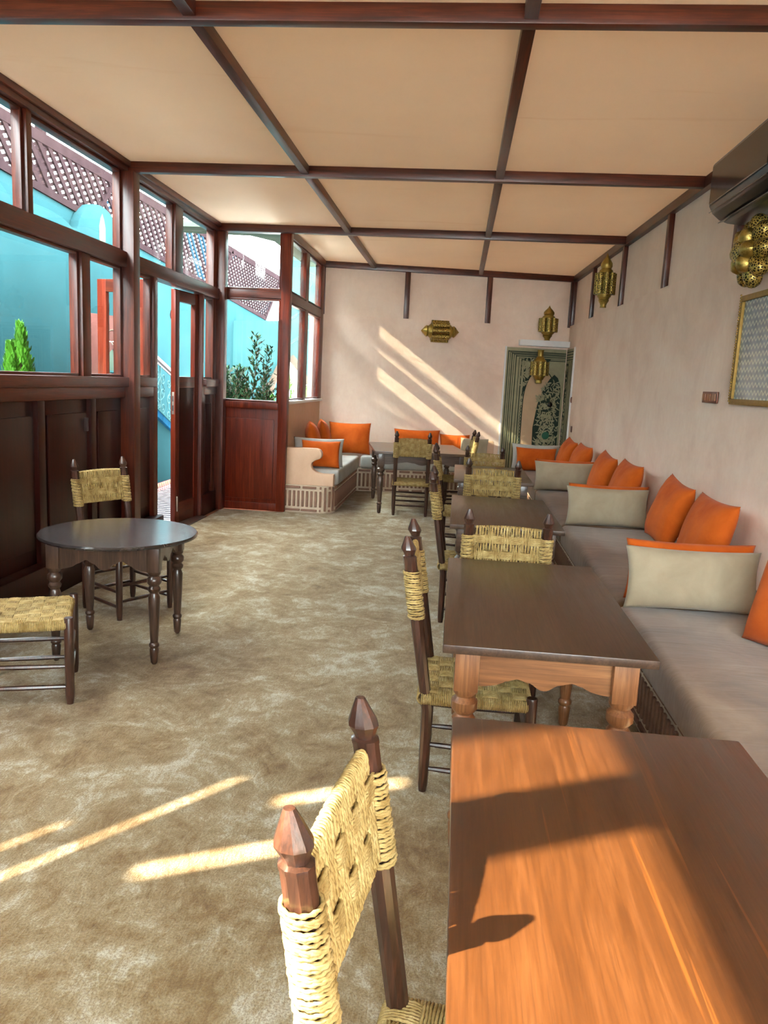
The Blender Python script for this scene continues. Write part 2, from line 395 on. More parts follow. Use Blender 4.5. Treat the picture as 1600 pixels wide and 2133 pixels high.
# ---- left wooden window wall (x = -2.5)
XO, XI = -2.57, -2.475
wl = thing('wall_left', kind='structure')
def part(mb, name, mat, parent, bevel=.004, **k): return mb.build(name, mat, parent, bevel=bevel, **k)
part(MB().box(XO-.02, -2.455, YR, 7.97, HEAD, ZC), 'head_rail', 'frame_wood_y', wl)
part(MB().box(-2.455, -2.435, YR, 7.95, HEAD+.035, ZC), 'head_moulding', 'frame_wood_y', wl)
part(MB().box(XO, -2.45, YR, 5.65, RAIL0, RAIL1), 'transom_rail', 'frame_wood_y', wl)
part(MB().box(XO, -2.45, 5.76, 7.86, RAIL0, RAIL1), 'transom_rail', 'frame_wood_y', wl)
for y0, y1 in ((-1.52, -1.40), (.88, .98), (3.28, 3.40), (5.65, 5.76), (7.86, 7.97)):
    part(MB().box(-2.56, -2.40, y0, y1, 0, HEAD), 'post', 'frame_wood', wl)
wn = [0]
def window(y0, y1, z0, z1, x=-2.52, fw=.03, glassmat='glass', frame='frame_wood'):
    wn[0] += 1
    o = thing('window_%d' % wn[0], loc=(x, (y0+y1)/2, z0), kind='structure'); cy = (y0+y1)/2
    a, b, h = y0-cy, y1-cy, z1-z0
    part(MB().box(-.025, .03, a-fw, a, -fw*.6, h+fw*.6), 'stile', frame, o, .003)
    part(MB().box(-.025, .03, b, b+fw, -fw*.6, h+fw*.6), 'stile', frame, o, .003)
    part(MB().box(-.025, .03, a, b, -fw*.6, 0), 'rail', 'frame_wood_y', o, .003)
    part(MB().box(-.025, .03, a, b, h, h+fw*.6), 'rail', 'frame_wood_y', o, .003)
    MB().box(-.003, .003, a-.005, b+.005, -.005, h+.005).build('pane', glassmat, o)
    return o
# mullions
for y0, y1, z0, z1 in ((4.355+.02, 4.45-.02, RAIL1, HEAD), (6.68, 6.865, RAIL1, HEAD), (5.0, 5.115, SILL, RAIL0), (6.20, 6.285, 0, RAIL0),
                       (7.40, 7.455, 0, RAIL0), (2.09, 2.18, RAIL1, HEAD), (-.14, -.03, RAIL1, HEAD), (2.09, 2.18, SILL, RAIL0), (-.13, -.04, SILL, RAIL0)):
    part(MB().box(-2.56, -2.47, y0, y1, z0, z1), 'mullion', 'frame_wood', wl)
T0, T1_ = RAIL1+.018, HEAD-.018
for y0, y1 in ((-1.37, -.17), (0, .85), (1.01, 2.06), (2.21, 3.25), (3.43, 4.345), (4.46, 5.62), (5.89, 6.65), (6.895, 7.765)):
    window(y0, y1, T0, T1_)
for y0, y1 in ((3.43, 4.97), (5.145, 5.62), (5.90, 6.17), (7.485, 7.765)):
    window(y0, y1, SILL+.018, RAIL0-.018)
for y0, y1 in ((YR, .88), (2.18, 3.28)):
    part(MB().box(-2.55, -2.49, y0, y1, SILL, RAIL0), 'added_shutter', 'panel_wood', wl)  # unseen boards, added to dim the floor near the camera
for y0, y1 in ((5.79, 5.865), (7.79, 7.86)): part(MB().box(-2.56, -2.48, y0-.03, y1, 0, HEAD), 'jamb', 'frame_wood', wl)
# sill and lower boards
for y0, y1 in ((YR, .93), (2.1, 5.65), (5.76, 6.20), (7.455, 7.86)):
    part(MB().box(XO, -2.44, y0, y1, SILL-.07, SILL), 'sill_rail', 'frame_wood_y', wl)
    part(MB().box(XO, -2.47, y0, y1, SILL-.15, SILL-.07), 'top_board', 'frame_wood_y', wl)
def lower(y0, y1):
    part(MB().box(-2.55, -2.505, y0, y1, .2, SILL-.15), 'lower_panel', 'panel_wood', wl, .006)
    part(MB().box(XO, -2.475, y0-.05, y0+.03, .2, SILL-.15), 'panel_stile', 'panel_wood', wl)
    part(MB().box(-2.505, -2.49, y0+.09, y1-.09, .3, SILL-.24), 'raised_field', 'panel_wood', wl, .012)
edges = [YR, -.9, 0, .93, 2.1, 3.34, 4.48, 5.155, 5.65]
for a, b in zip(edges[:-1], edges[1:]):
    if a != .93: lower(a, b)
lower(5.80, 6.20); lower(7.49, 7.86)
part(MB().box(-2.56, -2.48, .98, 2.1, 0, .85), 'lower_panel', 'panel_wood', wl)
part(MB().box(-2.50, -2.468, 5.035, 5.06, .98, 1.07), 'bolt_plate', 'iron_dark', wl)
setp(MB().box(XO, -2.415, YR, .93, -.012, .205).build('baseboard_left', 'panel_wood', bevel=.01), kind='structure')
bb = MB().box(XO, -2.415, 2.1, 6.285, -.012, .205)
setp(bb.build('baseboard_left', 'panel_wood', bevel=.01), kind='structure')
setp(MB().box(XO, -2.465, 7.42, 7.95, -.012, .205).build('baseboard_left', 'panel_wood', bevel=.01), kind='structure')
setp(MB().box(-2.62, -2.415, 6.285, 7.42, -.012, .006).build('threshold', 'table_dark'), kind='structure')

# door leaves (half glazed)
def door_leaf(name, hinge, ang, wd, flip=1):
    o = thing(name, loc=hinge, rotz=ang, kind='structure'); H = RAIL0-.01
    def b(x0, x1, z0, z1, n, m, d=.022, bev=.003): return part(MB().box(x0, x1, -d, d, z0, z1), n, m, o, bev)
    b(0, .085, .01, H, 'stile', 'red_wood'); b(wd-.085, wd, .01, H, 'stile', 'red_wood')
    b(.085, wd-.085, H-.10, H, 'rail', 'frame_wood_x'); b(.085, wd-.085, 1.26, 1.36, 'rail', 'frame_wood_x'); b(.085, wd-.085, .01, .2, 'rail', 'frame_wood_x')
    b(.085, wd-.085, .2, 1.26, 'door_panel', 'panel_wood', .012, .006)
    MB().box(.08, wd-.08, -.003, .003, 1.355, H-.095).build('pane', 'glass', o)
    lk = b(wd-.012, wd+.002, 1.02, 1.22, 'lock_plate', 'steel', .011, .001)
    for z in (1.05, 1.135): MB().box(wd, wd+.0035, -.005, .005, z, z+.05).build('keyhole', 'iron_dark', lk)
    hk = MB().tube([(wd-.06, -.024, 1.93), (wd-.06, -.05, 1.94), (wd-.055, -.055, 1.90), (wd-.06, -.05, 1.87), (wd-.06, -.03, 1.88)], .005, 6)
    hk.build('hook', 'iron_dark', o, smooth=True)
    b(wd-.05, wd-.035, .12, .26, 'floor_bolt', 'steel', .03, .001)
    return o
door_leaf('door_1', (-2.525, 7.395, 0), math.atan2(-.62, -.055), .50)
door_leaf('door_2', (-2.585, 6.30, 0), math.atan2(.10, -.415), .45)

# ---- cross wall (y = 8) and recess wall
wc = thing('wall_cross', kind='structure')
part(MB().box(-2.5, -1.75, 7.93, 8.05, 2.83, ZC), 'head_rail', 'frame_wood_x', wc)
part(MB().box(-1.845, -1.752, 7.95, 8.05, 0, 2.83), 'post', 'red_wood', wc)
part(MB().box(-2.5, -1.845, 7.955, 8.03, 2.175, 2.255), 'transom_rail', 'frame_wood_x', wc)
part(MB().box(-2.5, -1.845, 7.94, 8.03, 1.065, 1.13), 'sill_rail', 'red_wood', wc)
part(MB().box(-2.5, -2.44, 7.96, 8.03, 0, 2.83), 'stile', 'frame_wood', wc)
part(MB().box(-2.44, -1.845, 7.975, 8.02, .0, 1.065), 'lower_panel', 'red_wood', wc)
part(MB().box(-2.40, -1.89, 7.962, 7.976, .12, .96), 'raised_field', 'red_wood', wc, .008)
part(MB().box(-2.44, -1.845, 7.955, 7.976, 0, .08), 'rail', 'red_wood', wc)
def window_y(x0, x1, z0, z1, y, gm='glass'):
    wn[0] += 1; cx = (x0+x1)/2
    o = thing('window_%d' % wn[0], loc=(cx, y, z0), kind='structure'); a, b, h = x0-cx, x1-cx, z1-z0; fw = .022
    for n, d in (('stile', (a-fw, a)), ('stile', (b, b+fw))): part(MB().box(d[0], d[1], -.03, .025, -fw, h+fw), n, 'red_wood', o, .003)
    for n, d in (('rail', (-fw, 0)), ('rail', (h, h+fw))): part(MB().box(a, b, -.03, .025, d[0], d[1]), n, 'frame_wood_x', o, .003)
    MB().box(a-.005, b+.005, -.003, .003, -.005, h+.005).build('pane', gm, o)
window_y(-2.418, -1.868, 2.277, 2.808, 7.99); window_y(-2.418, -1.868, 1.152, 2.153, 7.99)
wi = setp(MB().box(-1.93, -1.79, 8.05, 10.12, -.12, 1.12).build('wall_recess', 'plaster_arm'), kind='structure')
XR = -1.80
part(MB().box(-1.90, -1.755, 8.05, 10.06, 1.12, 1.15), 'window_board', 'white_paint', wi)
part(MB().box(-1.86, -1.765, 8.05, 10.05, 2.79, ZC), 'head_rail', 'frame_wood_y', wi)
part(MB().box(-1.86, -1.775, 8.05, 9.87, 2.16, 2.255), 'transom_rail', 'frame_wood_y', wi)
for y0, y1, z0, z1 in ((8.05, 8.14, 1.15, 2.79), (9.86, 10.05, 1.15, 2.79)):
    part(MB().box(-1.86, -1.775, y0, y1, z0, z1), 'post', 'red_wood', wi)
for y0, y1 in ((8.915, 9.05),):
    part(MB().box(-1.855, -1.78, y0, y1, 1.15, 2.79), 'mullion', 'frame_wood', wi)
for y0, y1 in ((8.165, 8.885), (9.08, 9.835)):
    window(y0, y1, 2.28, 2.77, XR-.01, .024, 'glass_dusty', 'red_wood'); window(y0, y1, 1.175, 2.14, XR-.01, .024, 'glass_dusty', 'red_wood')

# rear wall behind the camera: glazed like the side
wz = thing('wall_rear', kind='structure')
part(MB().box(-2.5, 1.8, YR-.08, YR, 0, 1.2), 'lower_panel', 'panel_wood', wz)
part(MB().box(-2.5, 1.8, YR-.08, YR, 2.3, ZC), 'upper_panel', 'plaster', wz)
part(MB().box(-2.5, -.6, YR-.08, YR, 1.2, 2.3), 'side_panel', 'plaster', wz)
for x in (-.6, .52, 1.72): part(MB().box(x, x+.08, YR-.08, YR, 1.2, 2.3), 'post', 'frame_wood', wz)
for x, x2 in ((-.52, .52), (.60, 1.72)): MB().box(x, x2, YR-.045, YR-.039, 1.2, 2.3).build('pane', 'glass', wz)

# ================================================================== ROPE CHAIRS
class Rope:
    def __init__(s): s.V = []; s.Fq = []; s.n = 0
    def strand(s, P, r=.0031, sides=6, closed=False, period=.014, phase=None, lobe=.26):
        P = np.asarray(P, float); N = len(P)
        if closed: T = np.roll(P, -1, 0)-np.roll(P, 1, 0)
        else:
            T = np.empty_like(P); T[1:-1] = P[2:]-P[:-2]; T[0] = P[1]-P[0]; T[-1] = P[-1]-P[-2]
        T /= np.linalg.norm(T, axis=1)[:, None]+1e-12
        ref = np.array([.31, .52, .79]); 
        A = np.cross(T, ref); bad = np.linalg.norm(A, axis=1) < .2
        A[bad] = np.cross(T[bad], np.array([1., 0, 0])); A /= np.linalg.norm(A, axis=1)[:, None]; B = np.cross(T, A)
        d = np.r_[0, np.cumsum(np.linalg.norm(np.diff(P, axis=0), axis=1))]
        ph = rng.uniform(0, 6.28) if phase is None else phase
        th = np.arange(sides)*2*PI/sides
        rr = r*(1+lobe*np.cos(2*(th[None, :])-2*PI*d[:, None]/period+ph))
        V = P[:, None, :]+A[:, None, :]*(rr*np.cos(th))[:, :, None]+B[:, None, :]*(rr*np.sin(th))[:, :, None]
        m = N if closed else N-1
        i = np.arange(m); j = (i+1) % N; k = np.arange(sides); k2 = (k+1) % sides
        Q = np.stack([i[:, None]*sides+k, i[:, None]*sides+k2, j[:, None]*sides+k2, j[:, None]*sides+k], -1).reshape(-1, 4)
        s.V.append(V.reshape(-1, 3)); s.Fq.append(Q+s.n); s.n += N*sides
    def mesh(s, name, mat='rope'):
        V = np.concatenate(s.V); Q = np.concatenate(s.Fq); me = bpy.data.meshes.new(name)
        me.vertices.add(len(V)); me.vertices.foreach_set('co', V.ravel())
        me.loops.add(Q.size); me.loops.foreach_set('vertex_index', Q.ravel().astype(np.int32))
        me.polygons.add(len(Q)); me.polygons.foreach_set('loop_start', np.arange(0, Q.size, 4, dtype=np.int32))
        me.polygons.foreach_set('loop_total', np.full(len(Q), 4, np.int32)); me.polygons.foreach_set('use_smooth', np.ones(len(Q), bool))
        me.materials.append(M[mat]); me.update(calc_edges=True); me.validate(); return me
# chair frame, local axes: front = +x, width along y
CW, CH, SEAT_Z = .345, .905, .365
LEAN = lambda z: -.165-(.10*max(0, z-.30)/.60)           # x of the rear post axis
def post_profile():
    return [(.014, 0), (.018, .03), (.0200, .30), (.0225, .62), (.0225, CH-.076), (.0235, CH-.073), (.0235, CH-.068), (.0165, CH-.065), (.0185, CH-.058), (.0255, CH-.044), (.0245, CH-.038), (.0085, CH-.002), (.0075, CH)]
def bent(mb):      # shear rear posts along the lean line
    mb.v = [(x+LEAN(z), y, z) for x, y, z in mb.v]; return mb
def smooth_step(x): return np.clip(x, 0, 1)**2*(3-2*np.clip(x, 0, 1))
def weave_offset(u, v, bw, rows, W, H):
    b = int((u+W/2)/bw); rh = H/rows; out = np.ones_like(v)
    for r_ in range(rows):
        if (r_ == 1 and b % 2 == 1) or (r_ == rows-2 and b % 2 == 0):
            c = (r_+.5)*rh; out -= 2*smooth_step((rh*.70-np.abs(v-c))/(rh*.24))
    return out
def back_panel(woven=True):
    R = Rope(); W, z0, z1 = CW-.058, .645, .825; H = z1-z0; th = .0085; bw = W/7; sp = .0062
    zc = (z0+z1)/2
    def place(u, d, v):     # u across, d normal (towards rear +), v height
        z = z0+v; x = np.array([LEAN(q) for q in np.atleast_1d(z)])
        return np.stack([x-d, np.full_like(x, 0)+u, np.atleast_1d(z)], 1)
    k = 0; u = -W/2
    while u < W/2:
        n = 34; v = np.linspace(.004, H-.004, n); A = .0056
        off = weave_offset(u, v, bw, 5, W, H) if woven else np.ones_like(v)
        dep = th+A*(off-1)*.85
        jit = .0011*np.sin(v*90+k*2.1)+(.0016*np.sin(v*46+(k % 2)*PI) if woven else 0)
        f = np.stack([dep, v], 1); a = np.linspace(0, PI, 9)[1:-1]
        top = np.stack([th*np.cos(a), H-.004+.0085*np.sin(a)], 1); bot = np.stack([-th*np.cos(a), .004-.0085*np.sin(a)], 1)
        back = np.stack([-dep[::-1], v[::-1]], 1)
        L = np.concatenate([f, top, back, bot]); uu = u+np.concatenate([jit, np.zeros(7), jit[::-1], np.zeros(7)])
        bow = -.004*np.cos(uu/W*PI)
        P = np.stack([np.array([LEAN(z0+q) for q in L[:, 1]])-L[:, 0]-bow*0, uu, z0+L[:, 1]+.006*np.cos(uu/W*PI)*(L[:, 1]/H)], 1)
        R.strand(P, .0030, 6, True, lobe=.34); k += 1; u += sp if (k % 7) else sp*1.45
    if woven:
        for r_ in (1, 3):
            for i in range(6):
                v = (r_+.5)*H/5+(i-2.5)*.0058
                for side in (1, -1):
                    uu = np.linspace(-W/2-.014, W/2+.014, 70)
                    off = np.array([weave_offset(min(max(q, -W/2+.001), W/2-.001), np.array([v]), bw, 5, W, H)[0] for q in uu])
                    off = np.convolve(np.r_[off[0], off, off[-1]], [.25, .5, .25], 'valid')
                    dep = th+.002-.0052*(off*.5+.5)
                    P = np.stack([np.full(70, LEAN(z0+v))-side*dep, uu, np.full(70, z0+v)], 1)
                    R.strand(P, .0033, 6)
    else:
        for i in range(20):
            v = .01+i*(H-.02)/19
            for side in (1, -1):
                P = np.stack([np.full(24, LEAN(z0+v))-side*.004, np.linspace(-W/2-.01, W/2+.01, 24), np.full(24, z0+v)], 1); R.strand(P, .003, 5)
    return R.mesh('woven_back' if woven else 'wound_back')
def post_wrap(sgn):
    R = Rope(); y0 = sgn*CW/2; z = .628
    a = np.linspace(0, 2*PI, 41)[:-1]; k = 0
    while z < .790:
        rad = .0258+.0012*math.sin(k*1.7); tilt = .004*math.sin(k*.9)
        P = np.stack([LEAN(z)+rad*np.cos(a), y0+rad*1.05*np.sin(a), z+tilt*np.sin(a+k)], 1)
        R.strand(P, .0031, 6, True, .0147, lobe=.34); k += 1; z += .0056
    return R.mesh('rope_wrap')
SX0, SX1 = -.185, .175
def seat_mesh():
    R = Rope(); Wy = CW+.02; top = SEAT_Z; nb = 7; sp = .0062
    Lx = SX1-SX0
    def over(a, b, nx, ny): return 1 if (a+b) % 2 == 0 else -1
    def wv(t, L, idx):     # along one strand crossing nb bundles
        q = t/L*nb; s = np.sin((q+idx)*PI); return np.tanh(2.2*s)
    y = -Wy/2; k = 0
    while y < Wy/2:
        b = int((y+Wy/2)/Wy*nb); t = np.linspace(0, Lx, 56)
        z = top+.0042*wv(t, Lx, b)
        P = np.stack([SX0+t, y+.0008*np.sin(t*70+k), z], 1)
        a = np.linspace(PI/2, -PI/2, 8)[1:]
        fr = np.stack([SX1+.016*np.cos(a), np.full(7, y), top-.020+.020*np.sin(a)], 1); bk = np.stack([SX0-.016*np.cos(a), np.full(7, y), top-.020+.020*np.sin(a)], 1)[::-1]
        R.strand(np.concatenate([bk, P, fr]), .0030, 6, lobe=.34); k += 1; y += sp
    x = SX0; k = 0
    while x < SX1:
        b = int((x-SX0)/Lx*nb); t = np.linspace(0, Wy, 56)
        z = top-.0042*wv(t, Wy, b)
        P = np.stack([x+.0008*np.sin(t*70+k), -Wy/2+t, z], 1)
        a = np.linspace(PI/2, -PI/2, 8)[1:]
        f1 = np.stack([np.full(7, x), Wy/2+.016*np.cos(a), top-.020+.020*np.sin(a)], 1); f0 = np.stack([np.full(7, x), -Wy/2-.016*np.cos(a), top-.020+.020*np.sin(a)], 1)[::-1]
        R.strand(np.concatenate([f0, P, f1]), .0030, 6, lobe=.34); k += 1; x += sp
    return R.mesh('woven_seat')
def rung(a, b):
    a, b = Vector(a), Vector(b); return MB().tube([a+(b-a)*t for t in (0, .15, .5, .85, 1)], [.007, .0095, .0115, .0095, .007], 8)
CH_ME = {}
def chair_meshes():
    D = CH_ME
    for s in (-1, 1):
        D['post', s] = bent(MB().lathe(post_profile(), 10, (0, s*CW/2, 0))).mesh('rear_post', 'chair_wood', True, angle=.45)
        D['leg', s] = MB().lathe([(.014, 0), (.018, .04), (.0195, .2), (.0195, SEAT_Z+.008), (.017, SEAT_Z+.013)], 12, (SX1+.012, s*(CW/2+.012), 0)).mesh('front_leg', 'chair_wood', True, angle=.6)
        D['wrap', s] = post_wrap(s)
        D['side1', s] = rung((LEAN(.085), s*CW/2, .085), (SX1+.012, s*(CW/2+.012), .075)).mesh('stretcher', 'chair_wood', True)
        D['side2', s] = rung((LEAN(.175), s*CW/2, .175), (SX1+.012, s*(CW/2+.012), .165)).mesh('stretcher', 'chair_wood', True)
    D['back'] = back_panel(True); D['wound'] = back_panel(False); D['seat'] = seat_mesh()
    for n, x, z in (('f1', SX1+.012, .11), ('f2', SX1+.012, .205), ('r1', LEAN(.11), .11), ('r2', LEAN(.21), .21)):
        e = CW/2+(.012 if n[0] == 'f' else 0)
        D[n] = rung((x, -e, z), (x, e, z)).mesh('stretcher', 'chair_wood', True)
chair_meshes()
def chair(loc, rotz, label, group='woven rope chairs', wound=False, tilt=0, scale=1):
    o = thing('rope_chair', label, 'chair', loc, rotz, group)
    if tilt: o.rotation_mode = 'ZYX'; o.rotation_euler = (0, tilt, rotz); o.rotation_mode = 'XYZ'
    o.scale = (scale,)*3
    for s in (-1, 1):
        link('rear_post', CH_ME['post', s], o); link('front_leg', CH_ME['leg', s], o)
        link('stretcher', CH_ME['side1', s], o); link('stretcher', CH_ME['side2', s], o); setp(link('rope_wrap', CH_ME['wrap', s], o), kind='stuff')
    for n in ('f1', 'f2', 'r1', 'r2'): link('stretcher', CH_ME[n], o)
    setp(link('woven_back', CH_ME['wound' if wound else 'back'], o), kind='stuff'); setp(link('woven_seat', CH_ME['seat'], o), kind='stuff')
    return o
def chair_top(x, y, face, **k):
    # place by the midpoint of the two finial tips
    dx = -LEAN(CH); c, s = math.cos(face), math.sin(face); sc_ = k.get('scale', 1)
    return chair((x+dx*c*sc_, y+dx*s*sc_, 0), face, **k)
chair_top(-.148, 1.012, math.radians(-7), label='nearest rope chair, sunlit from behind, beside the orange table')
chair_top(-.14, 2.715, 0, label='rope chair seen edge-on beside the table with scalloped pine apron')
chair_top(-.125, 4.69, 0, label='rope chair seen edge-on, third from the camera in the side row')
chair_top(-.165, 6.60, 0, label='rope chair seen edge-on farthest along the side row of tables')
chair_top(.25, 3.325, PI/2+.0, label='rope chair with its back to us just past the scalloped pine table', scale=.98)
chair_top(.278, 5.51, PI/2, label='rope chair with its back to us between the third and fourth dark tables')
chair_top(.28, 7.32, PI/2, label='rope chair with its back to us, partly hidden, at far end of the row', scale=.945)
chair_top(-.44, 8.105, PI/2+.06, label='rope chair with a plain wound back in front of the corner-bench table', wound=True)
chair_top(.235, 8.93, PI+.1, label='rope chair leaning back at the right end of the corner-bench table', tilt=0)
chair((-1.90, 4.34, 0), math.radians(-30), label='rope chair standing behind the small round table', scale=.965)
chair((-1.80, 3.075, 0), math.radians(24), label='rope chair cut off by the left edge, only its seat and legs showing')

# ================================================================== TABLES
def scallop(L, h0, h1, n=48):
    # lower edge of an apron: list of (x, drop) along L: centre pendant, two shallow bows, deep ends
    pts = []
    for i in range(n+1):
        t = i/n; u = abs(2*t-1)
        if u < .14: d = h1-.012*(u/.14)**2
        elif u < .20: d = h1-.012-(h1-h0-.012)*.45*(u-.14)/.06
        elif u < .62: d = h0+(h1-h0-.012)*.55*abs(math.cos((u-.20)/.42*PI))**1.5
        elif u < .70: d = h0+(h1-h0)*(.45+.25*(u-.62)/.08)
        else: d = h0+(h1-h0)*(.70+.30*math.sin((u-.70)/.30*PI/2))
        pts.append((-L/2+t*L, d))
    return pts
LEG_PROF = [(.012, 0), (.020, .012), (.026, .085), (.022, .095), (.029, .105), (.029, .115), (.021, .125), (.024, .16), (.031, .30), (.033, .38),
            (.024, .405), (.034, .418), (.036, .43), (.026, .445), (.040, .462), (.040, .485), (.027, .50), (.036, .512), (.036, .525)]
def rect_table(cx, cy, L, W, rotz, label, top='table_top', leg='table_leg', apx='table_apron', apy='table_apron_y', H=.68, planks=1):
    o = thing('dining_table', label, 'table', (cx, cy, 0), rotz, 'rectangular wooden tables')
    if planks == 1: part(MB().box(-W/2, W/2, -L/2, L/2, H-.026, H), 'table_top', top, o, .004)
    else:
        tp = part(MB().box(-W/2, W/2, -L/2, L/2, H-.030, H-.018), 'table_top', top, o, .003)
        for i in range(planks):
            a = -L/2+L*i/planks; part(MB().box(-W/2-.002, W/2+.002, a+.0015, a+L/planks-.0015, H-.018, H), 'plank', top, tp, .002)
    ix, iy = W/2-.075, L/2-.085; b = .036; zt = H-.0265
    k = zt/.654
    for sx in (-1, 1):
        for sy in (-1, 1):
            mb = MB().lathe([(r_, z*k) for r_, z in LEG_PROF], 16, (sx*ix, sy*iy, 0))
            lg = mb.build('leg', leg, o, smooth=True, angle=.7)
            part(MB().box(sx*ix-b, sx*ix+b, sy*iy-b, sy*iy+b, .523*k, zt), 'leg_block', leg, lg, .004)
    for s in (-1, 1):
        pl = scallop(2*ix-2*b, .088, .118); poly = [(-(ix-b), zt), (ix-b, zt)]+[(x, zt-d) for x, d in reversed(pl)]
        part(MB().prism(poly, lambda p: (p[0], s*iy-.011, p[1]), lambda p: (p[0], s*iy+.011, p[1])), 'apron', apx, o, 0)
        pl = scallop(2*iy-2*b, .088, .118); poly = [(-(iy-b), zt), (iy-b, zt)]+[(x, zt-d) for x, d in reversed(pl)]
        part(MB().prism(poly, lambda p: (s*ix-.011, p[0], p[1]), lambda p: (s*ix+.011, p[0], p[1])), 'apron', apy, o, 0)
    return o
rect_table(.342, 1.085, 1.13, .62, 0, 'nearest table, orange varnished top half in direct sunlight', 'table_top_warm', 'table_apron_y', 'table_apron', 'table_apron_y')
rect_table(.303, 2.70, 1.14, .605, 0, 'dark table with a scalloped pine apron, second from the camera')
rect_table(.300, 4.64, 1.12, .605, 0, 'dark table third from the camera in the row along the bench', 'table_top', 'table_dark', 'table_dark', 'table_dark')
rect_table(.315, 6.66, 1.15, .62, 0, 'dark table farthest along the row beside the long bench', 'table_dark', 'table_dark', 'table_dark', 'table_dark')
rect_table(-.435, 8.85, 1.22, 1.03, .17, 'wide dark plank table in front of the corner bench', 'table_dark', 'table_dark', 'table_dark', 'table_dark', .68, 7)
def round_table():
    H = .6; o = thing('round_table', 'small dark glossy round table with turned legs by the wooden wall', 'table', (-1.652, 3.70, 0), .12)
    MB().lathe([(.365, H-.022), (.382, H-.016), (.384, H-.008), (.378, H), (.0, H)][:4], 64).build('table_top', 'round_top', o, smooth=True, angle=.5)
    e = .235; b = .03; zt = H-.0225; k = zt/.654
    for sx in (-1, 1):
        for sy in (-1, 1):
            lg = MB().lathe([(r_*.85, z*k) for r_, z in LEG_PROF], 16, (sx*e, sy*e, 0)).build('leg', 'round_leg', o, smooth=True, angle=.7)
            part(MB().box(sx*e-b, sx*e+b, sy*e-b, sy*e+b, .523*k, zt), 'leg_block', 'round_leg', lg, .004)
    for s in (-1, 1):
        pl = scallop(2*e-2*b, .07, .118); poly = [(-(e-b), zt), (e-b, zt)]+[(x, zt-d) for x, d in reversed(pl)]
        part(MB().prism(poly, lambda p: (p[0], s*e-.011, p[1]), lambda p: (p[0], s*e+.011, p[1])), 'apron', 'round_leg', o, 0)
        part(MB().prism(poly, lambda p: (s*e-.011, p[0], p[1]), lambda p: (s*e+.011, p[0], p[1])), 'apron', 'round_leg', o, 0)
round_table()

# ================================================================== BENCHES
def bricks_face(parent, P0, U, N, L, z0, z1, step=.052, bw=.03, row=.045, rows=True, skip=None):
    # upright bricks with a course of lying bricks above and below on a vertical face: P0 start, U along, N outward normal
    U = Vector(U).normalized(); N = Vector(N).normalized(); Z = Vector((0, 0, 1)); m = Matrix((U, N, Z)).transposed()
    def one(s, z, w_, h_, key):
        me = bricks_face.cache.get(key)
        if me is None:
            me = MB().box(-w_/2, w_/2, -.012, .005, -h_/2, h_/2).mesh('brick', 'brick_clay', bevel=.003, seg=1); bricks_face.cache[key] = me
        o = link('brick', me, parent); mm = m.to_4x4(); mm.translation = Vector(P0)+U*s+Z*z; o.matrix_local = mm
        o.scale = (random.uniform(.9, 1.1), 1, random.uniform(.97, 1.0))
    zb = z0+(row if rows else 0); zt = z1-(row if rows else 0); n = int(L/step)
    for i in range(n): one((i+.5)*L/n, (zb+zt)/2, bw, zt-zb-.02, ('v', bw, round(zt-zb, 3)))
    if rows:
        n = max(1, int(L/.17))
        for i in range(n):
            one((i+.5)*L/n, z1-row/2+.004, L/n-.025, row-.016, ('h', round(L/n, 3), row)); one((i+.5)*L/n, z0+row/2-.004, L/n-.025, row-.02, ('h2', round(L/n, 3), row))
bricks_face.cache = {}
def cushion(name, label, fab, pts, z0, z1, group, r=.05, sag=.008, sub=True):
    # rounded pad over a quad footprint (4 xy points, counter clockwise)
    o = thing(name, label, 'cushion', ((pts[0][0]+pts[2][0])/2, (pts[0][1]+pts[2][1])/2, z0), 0, group); c = o.location
    p = [Vector((q[0]-c.x, q[1]-c.y, 0)) for q in pts]
    mb = MB().add([q for q in p]+[q+Vector((0, 0, z1-z0)) for q in p], [(3,2,1,0),(4,5,6,7),(0,1,5,4),(1,2,6,5),(2,3,7,6),(3,0,4,7)])
    me = mb.mesh('pad', fab, bevel=r, seg=4, angle=3)
    bm = bmesh.new(); bm.from_mesh(me)
    bmesh.ops.subdivide_edges(bm, edges=[e for e in bm.edges if e.calc_length() > .3], cuts=9, use_grid_fill=True)
    for v in bm.verts:
        if v.co.z > (z1-z0)*.4:
            n_ = noise.noise(Vector((v.co.x*3+c.x, v.co.y*2.2+c.y, 0)))
            v.co.z += n_*sag
    bm.to_mesh(me); bm.free(); me.polygons.foreach_set('use_smooth', [True]*len(me.polygons))
    link('pad', me, o)
    return o
SZ = .45
